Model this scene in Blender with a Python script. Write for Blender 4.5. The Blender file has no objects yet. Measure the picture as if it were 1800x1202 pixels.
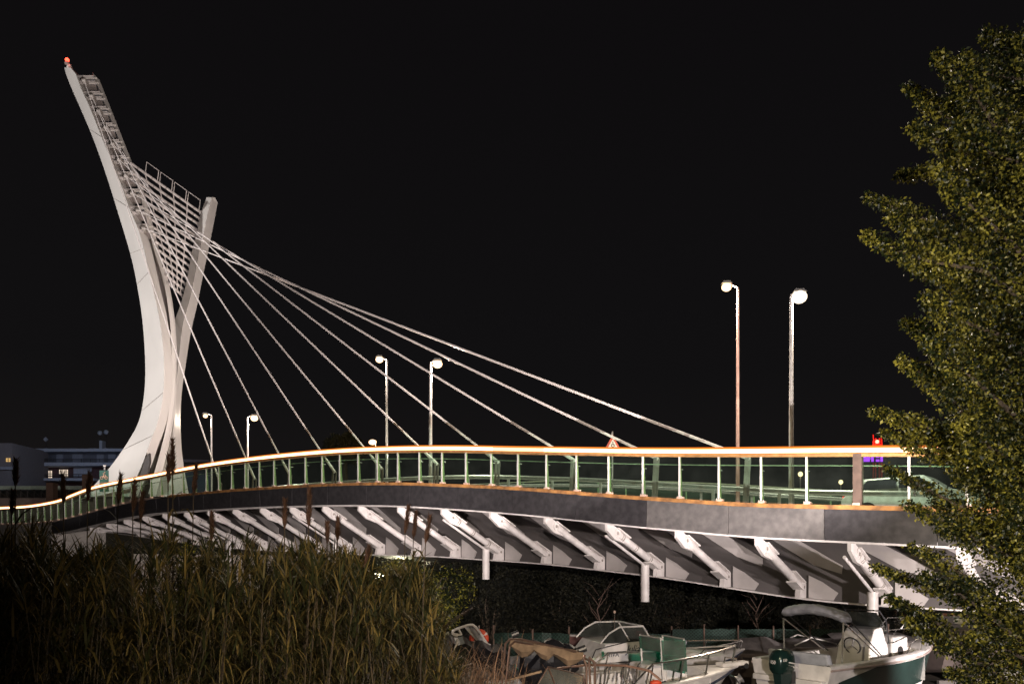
import bpy, bmesh, math, random
from mathutils import Vector, Matrix
R = math.radians
random.seed(7)
SC = bpy.context.scene
COL = SC.collection
EYE = 3.5
F = 1400.0
HZ = 985.0

# ------------------------------------------------------------------ camera
cam_d = bpy.data.cameras.new('camera')
cam_d.sensor_width = 36.0
cam_d.lens = 28.0
cam_d.shift_y = (HZ - 601.0) / 1800.0
cam_d.clip_start = 0.1
cam_d.clip_end = 3000
cam = bpy.data.objects.new('camera', cam_d)
cam.location = (0, 0, EYE)
cam.rotation_euler = (R(90), 0, 0)
COL.objects.link(cam)
SC.camera = cam
SC.view_settings.view_transform = 'Standard'
SC.view_settings.look = 'None'
SC.view_settings.exposure = 0.0
SC.view_settings.gamma = 1.0
SC.cycles.use_denoising = True
SC.cycles.max_bounces = 8
SC.cycles.transparent_max_bounces = 24
SC.cycles.sample_clamp_indirect = 4.0
SC.cycles.caustics_reflective = False
SC.cycles.caustics_refractive = False

# ------------------------------------------------------------------ night sky
world = bpy.data.worlds.new('World')
SC.world = world
world.use_nodes = True
wn = world.node_tree.nodes
wl = world.node_tree.links
wbg = wn['Background']
wtc = wn.new('ShaderNodeTexCoord')
wsep = wn.new('ShaderNodeSeparateXYZ')
wr = wn.new('ShaderNodeValToRGB')
wl.new(wtc.outputs['Generated'], wsep.inputs[0])
wl.new(wsep.outputs['Z'], wr.inputs[0])
wl.new(wr.outputs[0], wbg.inputs[0])
wr.color_ramp.elements[0].position = 0.0
wr.color_ramp.elements[0].color = (0.0098, 0.0083, 0.0080, 1)
wr.color_ramp.elements[1].position = 0.55
wr.color_ramp.elements[1].color = (0.0043, 0.0038, 0.0043, 1)
e = wr.color_ramp.elements.new(0.22)
e.color = (0.0055, 0.0051, 0.0055, 1)
wbg.inputs[1].default_value = 1.0


def light(name, kind, loc, energy, color, target=None, size=0.2, cone=60, blend=0.5):
    d = bpy.data.lights.new(name, kind)
    d.energy = energy
    d.color = color
    d.shadow_soft_size = size
    if kind == 'SPOT':
        d.spot_size = R(cone)
        d.spot_blend = blend
    o = bpy.data.objects.new(name, d)
    o.location = loc
    if target is not None:
        o.rotation_euler = (Vector(target) - Vector(loc)).to_track_quat('-Z', 'Y').to_euler()
    COL.objects.link(o)
    return o


WARM = (1.0, 0.88, 0.83)
SODIUM = (1.0, 0.70, 0.42)
# added fill far behind the camera, evens the light on struts, girder and boats
light('rear_fill_spot', 'SPOT', (-1.0, -25.0, 6.6), 40000, WARM, (6.6, 20, 3.0), 0.16, 34, 0.9)
for az in (46.0, 2.0):
    _d = Vector((-math.sin(R(az)) * .743, math.cos(R(az)) * .743, .669))
    light('jetty_floodlight', 'SPOT', (5.2, 12.2, 3.35), 9500 if az < 10 else 11500, WARM, tuple(Vector((5.2, 12.2, 3.35)) + _d * 10), 0.05, 90, 0.08 if az > 10 else 0.4)
light('foliage_fill', 'SPOT', (1.6, -0.5, 5.2), 3300, (1.0, 0.80, 0.55), (-0.6, 11, 2.2), 0.10, 56, 0.8)  # added lamp without a visible source, brightens the reeds
light('foliage_fill', 'SPOT', (0.6, 8.2, 4.6), 1300, (1.0, 0.84, 0.52), (6.2, 10.6, 4.8), 0.10, 110, 0.7)  # added beside the crown to light the tree's left edge
light('strut_fill_left', 'SPOT', (-1.2, 14.6, 2.9), 13000, WARM, (-18, 40, 5.0), 0.09, 84, 0.7)  # added beyond the reeds to brighten the left struts
light('strut_fill_right', 'SPOT', (10.8, 12.5, 2.1), 4200, WARM, (10.5, 21, 3.6), 0.05, 85, 0.4)  # added to light the right struts that the tree would shade
# floodlight for the pylon face, then an added unseen fill from the right
light('pylon_spot', 'SPOT', (-43.0, 31.0, 5.0), 47000, (1.0, 0.94, 0.90), (-26, 52, 22), 0.3, 62, 0.6)
light('pylon_spot', 'SPOT', (-6.0, 46.5, 8.5), 9000, (1.0, 0.84, 0.80), (-22, 52, 19), 0.3, 80, 0.6)

# ------------------------------------------------------------------ node materials
MATS = {}


def mat(name, col, rough=0.6, metal=0.0, vary=0.12, scale=6.0, bump=0.0, bscale=40.0, emit=None, estr=0.0,
        col2=None, island=0.0, sub=0.0):
    if name in MATS:
        return MATS[name]
    m = bpy.data.materials.new(name)
    m.use_nodes = True
    nt = m.node_tree
    b = nt.nodes['Principled BSDF']
    b.inputs['Roughness'].default_value = rough
    b.inputs['Metallic'].default_value = metal
    c2 = col2 if col2 else tuple(c * (1 - vary) for c in col)
    c1 = col if col2 else tuple(min(1, c * (1 + vary)) for c in col)
    tc = nt.nodes.new('ShaderNodeTexCoord')
    nz = nt.nodes.new('ShaderNodeTexNoise')
    nz.inputs['Scale'].default_value = scale
    nz.inputs['Detail'].default_value = 6
    nt.links.new(tc.outputs['Object'], nz.inputs['Vector'])
    rp = nt.nodes.new('ShaderNodeValToRGB')
    rp.color_ramp.elements[0].position = 0.35
    rp.color_ramp.elements[1].position = 0.65
    rp.color_ramp.elements[0].color = (*c2, 1)
    rp.color_ramp.elements[1].color = (*c1, 1)
    src = nz.outputs['Fac']
    if island > 0:
        g = nt.nodes.new('ShaderNodeNewGeometry')
        mx = nt.nodes.new('ShaderNodeMath')
        mx.operation = 'MULTIPLY_ADD'
        mx.inputs[1].default_value = island
        ms = nt.nodes.new('ShaderNodeMath')
        ms.operation = 'MULTIPLY_ADD'
        ms.inputs[1].default_value = 1 - island
        ms.inputs[2].default_value = 0
        nt.links.new(nz.outputs['Fac'], ms.inputs[0])
        nt.links.new(g.outputs['Random Per Island'], mx.inputs[0])
        nt.links.new(ms.outputs[0], mx.inputs[2])
        src = mx.outputs[0]
    nt.links.new(src, rp.inputs[0])
    nt.links.new(rp.outputs[0], b.inputs['Base Color'])
    if bump > 0:
        n2 = nt.nodes.new('ShaderNodeTexNoise')
        n2.inputs['Scale'].default_value = bscale
        n2.inputs['Detail'].default_value = 4
        bp_ = nt.nodes.new('ShaderNodeBump')
        bp_.inputs['Strength'].default_value = bump
        nt.links.new(tc.outputs['Object'], n2.inputs['Vector'])
        nt.links.new(n2.outputs['Fac'], bp_.inputs['Height'])
        nt.links.new(bp_.outputs[0], b.inputs['Normal'])
    if emit:
        b.inputs['Emission Color'].default_value = (*emit, 1)
        b.inputs['Emission Strength'].default_value = estr
    MATS[name] = m
    return m


def glassmat(name, tint, refl=0.08, rough=0.05, dust=0.0):
    if name in MATS:
        return MATS[name]
    m = bpy.data.materials.new(name)
    m.use_nodes = True
    nt = m.node_tree
    nt.nodes.remove(nt.nodes['Principled BSDF'])
    out = nt.nodes['Material Output']
    tr = nt.nodes.new('ShaderNodeBsdfTransparent')
    tr.inputs[0].default_value = (*tint, 1)
    gl = nt.nodes.new('ShaderNodeBsdfGlossy')
    gl.inputs[0].default_value = (1, 1, 1, 1)
    gl.inputs['Roughness'].default_value = rough
    fr = nt.nodes.new('ShaderNodeLayerWeight')
    fr.inputs[0].default_value = 0.5
    pw = nt.nodes.new('ShaderNodeMath')
    pw.operation = 'POWER'
    pw.inputs[1].default_value = 4.0
    ma = nt.nodes.new('ShaderNodeMath')
    ma.operation = 'MULTIPLY_ADD'
    ma.inputs[1].default_value = 0.45
    ma.inputs[2].default_value = 0.035
    nt.links.new(fr.outputs['Facing'], pw.inputs[0])
    nt.links.new(pw.outputs[0], ma.inputs[0])
    mx = nt.nodes.new('ShaderNodeMixShader')
    nt.links.new(ma.outputs[0], mx.inputs[0])
    nt.links.new(tr.outputs[0], mx.inputs[1])
    nt.links.new(gl.outputs[0], mx.inputs[2])
    last = mx.outputs[0]
    if dust > 0:
        df = nt.nodes.new('ShaderNodeBsdfDiffuse')
        df.inputs[0].default_value = (0.55, 0.6, 0.55, 1)
        nz = nt.nodes.new('ShaderNodeTexNoise')
        nz.inputs['Scale'].default_value = 2.5
        tc = nt.nodes.new('ShaderNodeTexCoord')
        nt.links.new(tc.outputs['Object'], nz.inputs['Vector'])
        mm = nt.nodes.new('ShaderNodeMath')
        mm.operation = 'MULTIPLY'
        mm.inputs[1].default_value = dust
        nt.links.new(nz.outputs['Fac'], mm.inputs[0])
        m2 = nt.nodes.new('ShaderNodeMixShader')
        nt.links.new(mm.outputs[0], m2.inputs[0])
        nt.links.new(last, m2.inputs[1])
        nt.links.new(df.outputs[0], m2.inputs[2])
        last = m2.outputs[0]
    nt.links.new(last, out.inputs['Surface'])
    MATS[name] = m
    return m


def emis(name, col, strength):
    if name in MATS:
        return MATS[name]
    m = bpy.data.materials.new(name)
    m.use_nodes = True
    nt = m.node_tree
    nt.nodes.remove(nt.nodes['Principled BSDF'])
    em = nt.nodes.new('ShaderNodeEmission')
    em.inputs[0].default_value = (*col, 1)
    em.inputs[1].default_value = strength
    nt.links.new(em.outputs[0], nt.nodes['Material Output'].inputs['Surface'])
    MATS[name] = m
    return m


def leafmat(name, a, b, tr=0.35, rough=0.5, scale=1.5, lo=None, hi=None, isl=0.75):
    """thin leaf: two colours spread leaf by leaf, some light passes through"""
    m = mat(name, a, rough, 0, col2=b, scale=scale, island=isl)
    nt = m.node_tree
    pb = nt.nodes['Principled BSDF']
    rp = [n for n in nt.nodes if n.type == 'VALTORGB'][0]
    if lo is not None:
        rp.color_ramp.elements[0].position = lo
        rp.color_ramp.elements[1].position = hi
    tl = nt.nodes.new('ShaderNodeBsdfTranslucent')
    nt.links.new(rp.outputs[0], tl.inputs[0])
    mx = nt.nodes.new('ShaderNodeMixShader')
    mx.inputs[0].default_value = tr
    nt.links.new(pb.outputs[0], mx.inputs[1])
    nt.links.new(tl.outputs[0], mx.inputs[2])
    nt.links.new(mx.outputs[0], nt.nodes['Material Output'].inputs['Surface'])
    return m


WHITE = mat('white_steel', (0.68, 0.64, 0.63), 0.42, 0, vary=0.12, scale=2.6, bump=0.04, bscale=9)
WEBM = mat('girder_steel', (0.085, 0.076, 0.076), 0.6, 0, vary=0.10, scale=0.7, bump=0.05, bscale=3)  # darkened steel, the struts' shade on the web is in the colour
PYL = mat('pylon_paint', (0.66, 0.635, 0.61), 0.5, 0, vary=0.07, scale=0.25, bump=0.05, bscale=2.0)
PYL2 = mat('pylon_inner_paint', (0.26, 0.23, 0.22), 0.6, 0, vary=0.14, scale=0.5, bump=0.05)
SEAM = mat('seam_steel', (0.30, 0.27, 0.25), 0.6)
CABLE = mat('cable_sheath', (0.86, 0.80, 0.78), 0.35, 0.0, vary=0.08, scale=14)
FASC = mat('weathered_fascia', (0.085, 0.080, 0.086), 0.38, 0.5, col2=(0.055, 0.052, 0.057), scale=5.0, bump=0.8, bscale=4.5)
FASC2 = mat('lit_fascia', (0.24, 0.225, 0.22), 0.4, 0.5, col2=(0.165, 0.155, 0.155), scale=5.0, bump=0.8, bscale=4.5)  # paler copy for the middle panels, lamplight put into the colour
KERB = mat('led_tinted_kerb', (0.42, 0.20, 0.06), 0.8, 0, col2=(0.14, 0.065, 0.025), scale=3.5, bump=0.3)  # concrete kerb, orange cast of the LED strip put into the colour
CONC = mat('concrete', (0.42, 0.39, 0.36), 0.85, 0, vary=0.2, scale=1.2, bump=0.3, bscale=12)
ASPH = mat('asphalt', (0.05, 0.05, 0.052), 0.9, 0, vary=0.2, scale=4, bump=0.3)
POST = mat('railing_post_steel', (0.72, 0.70, 0.68), 0.35, 0.3, vary=0.1)
POSTW = mat('railing_post_web', (0.17, 0.23, 0.09), 0.5, 0.1, vary=0.15)
RAILW = mat('bronze_handrail', (0.50, 0.26, 0.10), 0.4, 0.4, vary=0.2)
DKPOST = mat('dark_column_paint', (0.10, 0.065, 0.05), 0.6, 0.2, vary=0.2)
GREENG = glassmat('green_glass', (0.78, 0.89, 0.82), dust=0.012)
LED = emis('led_core', (1.0, 0.64, 0.34), 4.6)
LEDDIM = emis('led_core_dim', (1.0, 0.62, 0.36), 2.2)
LEDHALO = emis('led_halo_edge', (1.0, 0.25, 0.03), 1.1)  # orange halo round the strip, put in as glowing edges
GALV = mat('galvanised_steel', (0.55, 0.54, 0.53), 0.35, 0.7, vary=0.12)
CHROME = mat('polished_rail', (0.80, 0.78, 0.76), 0.18, 0.95, vary=0.05)
GEL = mat('white_gelcoat', (0.60, 0.575, 0.56), 0.32, 0, vary=0.16, scale=3.5)
BLACKM = mat('black_plastic', (0.02, 0.02, 0.022), 0.35, 0)


# ------------------------------------------------------------------ mesh builder
class MB:
    def __init__(s):
        s.v = []
        s.f = []
        s.m = []
        s.mats = []

    def mi(s, m):
        if m not in s.mats:
            s.mats.append(m)
        return s.mats.index(m)

    def add(s, vs, fs, m):
        o = len(s.v)
        i = s.mi(m)
        s.v += [tuple(v) for v in vs]
        for f in fs:
            s.f.append(tuple(o + k for k in f))
            s.m.append(i)

    def box(s, c, d, m, rz=0.0, rot=None):
        M = rot if rot is not None else Matrix.Rotation(rz, 3, 'Z')
        vs = []
        for z in (-.5, .5):
            for x, y in ((-.5, -.5), (.5, -.5), (.5, .5), (-.5, .5)):
                vs.append(Vector(c) + M @ Vector((x * d[0], y * d[1], z * d[2])))
        s.add(vs, [(3, 2, 1, 0), (4, 5, 6, 7), (0, 1, 5, 4), (1, 2, 6, 5), (2, 3, 7, 6), (3, 0, 4, 7)], m)

    def beam(s, a, b, w, h, m, up=(0, 0, 1)):
        a = Vector(a)
        b = Vector(b)
        d = (b - a)
        L = d.length
        if L < 1e-6:
            return
        d /= L
        sd = d.cross(Vector(up))
        if sd.length < 1e-4:
            sd = d.cross(Vector((1, 0, 0)))
        sd.normalize()
        u = sd.cross(d)
        M = Matrix((d, sd, u)).transposed()
        s.box((a + b) / 2, (L, w, h), m, rot=M)

    def tube(s, pts, r, m, n=8, cap=True):
        pts = [Vector(p) for p in pts]
        rs = r if isinstance(r, (list, tuple)) else [r] * len(pts)
        rings = []
        ref = None
        for i, p in enumerate(pts):
            if i == 0:
                d = pts[1] - p
            elif i == len(pts) - 1:
                d = p - pts[i - 1]
            else:
                d = (pts[i + 1] - p).normalized() + (p - pts[i - 1]).normalized()
            if d.length < 1e-9:
                d = Vector((0, 0, 1))
            d.normalize()
            if ref is None:
                ref = Vector((0, 0, 1)) if abs(d.z) < 0.9 else Vector((1, 0, 0))
            x = ref - d * ref.dot(d)
            if x.length < 1e-4:
                x = d.orthogonal()
            x.normalize()
            ref = x
            y = d.cross(x)
            rings.append([p + (x * math.cos(2 * math.pi * k / n) + y * math.sin(2 * math.pi * k / n)) * rs[i] for k in range(n)])
        vs = [v for rg in rings for v in rg]
        fs = []
        for i in range(len(pts) - 1):
            for k in range(n):
                a = i * n + k
                b = i * n + (k + 1) % n
                fs.append((a, b, b + n, a + n))
        if cap:
            fs.append(tuple(range(n - 1, -1, -1)))
            fs.append(tuple(range((len(pts) - 1) * n, len(pts) * n)))
        s.add(vs, fs, m)

    def loft(s, secs, m, closed=True, caps=True):
        n = len(secs[0])
        vs = [v for sec in secs for v in sec]
        fs = []
        for i in range(len(secs) - 1):
            for k in range(n if closed else n - 1):
                a = i * n + k
                b = i * n + (k + 1) % n
                fs.append((a, b, b + n, a + n))
        if caps and closed:
            fs.append(tuple(range(n - 1, -1, -1)))
            fs.append(tuple(range((len(secs) - 1) * n, len(secs) * n)))
        s.add(vs, fs, m)

    def prism(s, poly, ext, m):
        e = Vector(ext)
        poly = [Vector(p) for p in poly]
        s.loft([poly, [p + e for p in poly]], m)

    def lathe(s, prof, m, c=(0, 0, 0), n=16, rot=None):
        c = Vector(c)
        vs = []
        for r, z in prof:
            for k in range(n):
                a = 2 * math.pi * k / n
                p = Vector((r * math.cos(a), r * math.sin(a), z))
                if rot is not None:
                    p = rot @ p
                vs.append(c + p)
        fs = []
        for i in range(len(prof) - 1):
            for k in range(n):
                a = i * n + k
                b = i * n + (k + 1) % n
                fs.append((a, b, b + n, a + n))
        s.add(vs, fs, m)

    def ball(s, c, r, m, n=10, sc=(1, 1, 1)):
        prof = []
        k = max(4, n // 2)
        for i in range(k + 1):
            a = -math.pi / 2 + math.pi * i / k
            prof.append((max(1e-4, math.cos(a)) * r, math.sin(a) * r))
        o = len(s.v)
        s.lathe(prof, m, (0, 0, 0), n)
        for i in range(o, len(s.v)):
            v = s.v[i]
            s.v[i] = (v[0] * sc[0] + c[0], v[1] * sc[1] + c[1], v[2] * sc[2] + c[2])

    def torus(s, c, R_, r, m, rot=None, n=20, k=8):
        c = Vector(c)
        pts = []
        for i in range(n + 1):
            a = 2 * math.pi * i / n
            p = Vector((R_ * math.cos(a), R_ * math.sin(a), 0))
            if rot is not None:
                p = rot @ p
            pts.append(c + p)
        s.tube(pts, r, m, k, cap=False)

    def build(s, name, parent=None, world=False, smooth=False, bevel=0.0):
        me = bpy.data.meshes.new(name)
        vs = s.v
        if world and parent is not None:
            o = Vector((0, 0, 0))
            q = parent
            while q is not None:
                o += q.location
                q = q.parent
            vs = [(v[0] - o.x, v[1] - o.y, v[2] - o.z) for v in vs]
        me.from_pydata(vs, [], s.f)
        for mm in s.mats:
            me.materials.append(mm)
        me.polygons.foreach_set('material_index', s.m)
        if smooth:
            me.polygons.foreach_set('use_smooth', [True] * len(s.f))
        me.validate()
        me.update()
        ob = bpy.data.objects.new(name, me)
        COL.objects.link(ob)
        if smooth:
            try:
                md = ob.modifiers.new('split', 'EDGE_SPLIT')
                md.split_angle = R(38)
            except Exception:
                pass
        if bevel > 0:
            b = ob.modifiers.new('bevel', 'BEVEL')
            b.width = bevel
            b.segments = 2
            b.limit_method = 'ANGLE'
        if parent is not None:
            ob.parent = parent
        return ob


def tag(o, label=None, cat=None, group=None, kind=None):
    if label:
        o['label'] = label
    if cat:
        o['category'] = cat
    if group:
        o['group'] = group
    if kind:
        o['kind'] = kind
    return o


def thing(name, label, cat, loc=(0, 0, 0), rz=0.0, group=None):
    o = bpy.data.objects.new(name, None)
    o.empty_display_size = 0.3
    o.location = loc
    o.rotation_euler = (0, 0, rz)
    COL.objects.link(o)
    return tag(o, label, cat, group)


def P(px, py, Y):
    return Vector(((px - 900.0) * Y / F, Y, EYE + (HZ - py) * Y / F))


def G(px, Y, z=0.0):
    return Vector(((px - 900.0) * Y / F, Y, z))


def text(name, s, size, m, parent, loc, rot, shear=0.0, ext=0.004, align='CENTER'):
    c = bpy.data.curves.new(name, 'FONT')
    c.body = s
    c.size = size
    c.extrude = ext
    c.shear = shear
    c.align_x = align
    c.align_y = 'CENTER'
    c.materials.append(m)
    tmp = bpy.data.objects.new(name, c)
    COL.objects.link(tmp)
    bpy.context.view_layer.update()
    me = bpy.data.meshes.new_from_object(tmp.evaluated_get(bpy.context.evaluated_depsgraph_get()))
    bpy.data.objects.remove(tmp)
    o = bpy.data.objects.new(name, me)
    COL.objects.link(o)
    o.parent = parent
    o.location = loc
    o.rotation_euler = rot
    return o


def interp(tab, x):
    """smooth (Catmull-Rom) interpolation of a table sorted by x"""
    if x <= tab[0][0]:
        a, b = tab[0], tab[1]
        return a[1] + (b[1] - a[1]) * (x - a[0]) / (b[0] - a[0])
    if x >= tab[-1][0]:
        a, b = tab[-2], tab[-1]
        return b[1] + (b[1] - a[1]) * (x - b[0]) / (b[0] - a[0])
    for i in range(len(tab) - 1):
        if tab[i][0] <= x <= tab[i + 1][0]:
            break

    def sl(j):
        if j <= 0:
            return (tab[1][1] - tab[0][1]) / (tab[1][0] - tab[0][0])
        if j >= len(tab) - 1:
            return (tab[-1][1] - tab[-2][1]) / (tab[-1][0] - tab[-2][0])
        return (tab[j + 1][1] - tab[j - 1][1]) / (tab[j + 1][0] - tab[j - 1][0])
    x0, y0 = tab[i]
    x1, y1 = tab[i + 1]
    h = x1 - x0
    t = (x - x0) / h
    return ((2 * t**3 - 3 * t**2 + 1) * y0 + (t**3 - 2 * t**2 + t) * h * sl(i) +
            (-2 * t**3 + 3 * t**2) * y1 + (t**3 - t**2) * h * sl(i + 1))


# ------------------------------------------------------------------ bridge line: near edge runs Y = 26.1 - 0.86 X
NX, NY = 0.652, 0.758        # inward (across the deck)
AX, AY = 0.758, -0.652       # along, towards the right
AZ = math.atan2(AY, AX)


def stat(px, w):
    u = (px - 900.0) / F
    return (u * (26.1 + NY * w) - NX * w) / (1 + 0.86 * u)


def bp(X, w, z):
    return Vector((X + NX * w, 26.1 - 0.86 * X + NY * w, EYE + z))


def ztab(pairs, w):
    t = []
    for px, py in pairs:
        X = stat(px, w)
        Y = 26.1 - 0.86 * X + NY * w
        t.append((X, (HZ - py) * Y / F))
    t.sort()
    return t


ZB = ztab([(0, 923), (60, 921), (110, 914), (160, 901), (214, 887), (267, 877), (300, 873.6), (400, 864.7), (500, 858.3), (600, 853.7),
           (700, 852.7), (800, 856), (900, 861), (1000, 868.4), (1100, 876.7), (1200, 883.5), (1300, 890), (1400, 893.4), (1500, 895.6), (1600, 898)], 0)
ZR = ztab([(0, 893), (50, 890), (100, 881), (125, 871), (160, 858), (214, 846), (267, 836), (320, 825), (400, 812), (500, 800.4), (600, 792.4),
           (700, 788.6), (800, 788), (900, 790), (1000, 791.6), (1100, 793), (1200, 793.6), (1300, 793.2), (1400, 792.4), (1500, 791.5), (1600, 791)], 0)
ZF = ztab([(100, 925), (200, 936), (300, 950), (400, 962), (600, 972), (753, 976.5), (869, 983.7), (954, 989.6), (1049, 1000), (1152, 1012), (1200, 1019),
           (1306, 1035.6), (1401, 1049.5), (1518, 1061), (1660, 1069), (1800, 1078)], 3.4)
zb = lambda X: interp(ZB, X)
zr = lambda X: interp(ZR, X)
zf = lambda X: interp(ZF, X)
FH = 0.76


def frange(a, b, st):
    n = max(1, int(round(abs(b - a) / st)))
    return [a + (b - a) * i / n for i in range(n + 1)]


def strip(mb, x0, x1, prof, zfun, m, st=0.9):
    """sweep a closed (w, dz) profile along the bridge"""
    secs = [[bp(X, w, (dz(X) if callable(dz) else zfun(X) + dz)) for w, dz in prof] for X in frange(x0, x1, st)]
    mb.loft(secs, m)
# ================================================================== ground
mb = MB()
GRD = mat('yard_dirt', (0.075, 0.060, 0.045), 0.95, 0, vary=0.35, scale=0.8, bump=0.6, bscale=8)
mb.add([(-700, -60, 0), (700, -60, 0), (700, 1500, 0), (-700, 1500, 0)], [(0, 1, 2, 3)], GRD)
tag(mb.build('ground'), kind='structure')
# raised embankment carrying the road behind the pylon
EMB = mat('embankment_soil', (0.022, 0.022, 0.016), 0.95, 0, vary=0.35, scale=0.5, bump=0.6)
mb = MB()
lo = [(-140, 57, 0.02), (-30, 57, 0.02), (-12, 76, 0.02), (-12, 260, 0.02), (-140, 260, 0.02)]
hi = [(-140, 64, 6.0), (-33, 62, 6.0), (-17, 80, 6.0), (-17, 255, 6.0), (-140, 255, 6.0)]
mb.loft([[Vector(p) for p in lo], [Vector(p) for p in hi]], EMB)
tag(mb.build('embankment'), kind='structure')

# ================================================================== bridge
XR, XL = 13.5, -30.0
bridge = thing('cable_stayed_bridge', 'long arched cable stayed bridge with white struts under a dark fascia', 'bridge', bp(0, 6, 0) * 1.0)
bridge.location.z = 0
# deck slab and road surface
mb = MB()
strip(mb, XR, XL, [(0.10, -0.05), (0.10, -0.30), (13.8, -0.30), (13.8, -0.05)], zb, CONC)
mb.build('deck', bridge, True)
mb = MB()
strip(mb, XR, XL, [(4.7, -0.046), (4.7, 0.02), (10.6, 0.02), (10.6, -0.046)], zb, ASPH)
mb.build('carriageway', bridge, True)
# main box girder: outer web, inner web and soffit
mb = MB()
strip(mb, XR, XL, [(3.60, -0.302), (3.60, zf), (3.66, zf), (3.66, -0.302)], zb, WEBM, 0.6)
mb.build('girder_web', bridge, True)
mb = MB()
strip(mb, XR, XL, [(3.38, lambda X: zf(X) - 0.002), (3.38, lambda X: zf(X) - 0.045), (3.95, lambda X: zf(X) - 0.045), (3.95, lambda X: zf(X) - 0.002)], zb, WHITE, 0.6)
mb.build('bottom_flange', bridge, True)
mb = MB()
strip(mb, XR, XL, [(3.96, lambda X: zf(X) - 0.01), (3.96, lambda X: zf(X) - 0.05), (6.8, lambda X: zf(X) - 0.34), (9.6, lambda X: zf(X) - 0.05), (9.6, lambda X: zf(X) - 0.01)], zb, WEBM, 0.9)
mb.build('soffit', bridge, True)
mb = MB()
strip(mb, XR, XL, [(9.66, -0.302), (9.66, zf), (9.72, zf), (9.72, -0.302)], zb, WEBM, 0.9)
mb.build('girder_web', bridge, True)
# walkway edge beam seen under the fascia
mb = MB()
strip(mb, XR, XL, [(0.22, -0.302), (0.22, -FH - 0.05), (0.55, -FH - 0.05), (0.55, -0.302)], zb, WHITE)
mb.build('edge_beam', bridge, True)
# weathered fascia panels
seams = [XR]
x = 7.65
while x < XR:
    x += 1.9
seams = []
while x > XL:
    seams.append(x)
    x -= 1.9
seams.append(XL)
tones = {}
rnd = random.Random(3)
for i in range(len(seams) - 1):
    a, b = seams[i] - 0.006, seams[i + 1] + 0.006
    mb = MB()
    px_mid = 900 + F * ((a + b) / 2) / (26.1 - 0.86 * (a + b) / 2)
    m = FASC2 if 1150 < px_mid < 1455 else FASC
    tw = rnd.uniform(0, 0.014)
    secs = []
    xs = frange(a, b, 0.32)
    for j, X in enumerate(xs):
        t = j / (len(xs) - 1)
        row = []
        for k in range(5):
            q = k / 4
            bulge = 0.016 * math.sin(X * 3.1 + k * 1.7) * math.sin(math.pi * q) + tw * (t - 0.5)
            row.append(bp(X, 0.0 + bulge, zb(X) - FH * q))
        row += [bp(X, 0.05, zb(X) - FH), bp(X, 0.05, zb(X))]
        secs.append(row)
    mb.loft(secs, m)
    mb.build('fascia_panel', bridge, True, smooth=True)
# concrete end wall where the walkway meets the bank
mb = MB()
strip(mb, XL - 0.01, -46, [(0.0, -0.0), (0.0, -2.2), (3.4, -2.2), (3.4, 0.0)], zb, CONC)
tag(mb.build('approach_ramp'), kind='structure')

LITBAND = mat('lit_band_paint', (0.42, 0.39, 0.385), 0.5, vary=.1, scale=1.5)  # paler than the web, lamplight put into the colour
# struts, every 2.37 m
NODES = [(6.81 - 2.35) - 1.79 * k for k in range(-5, 18)]


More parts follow.
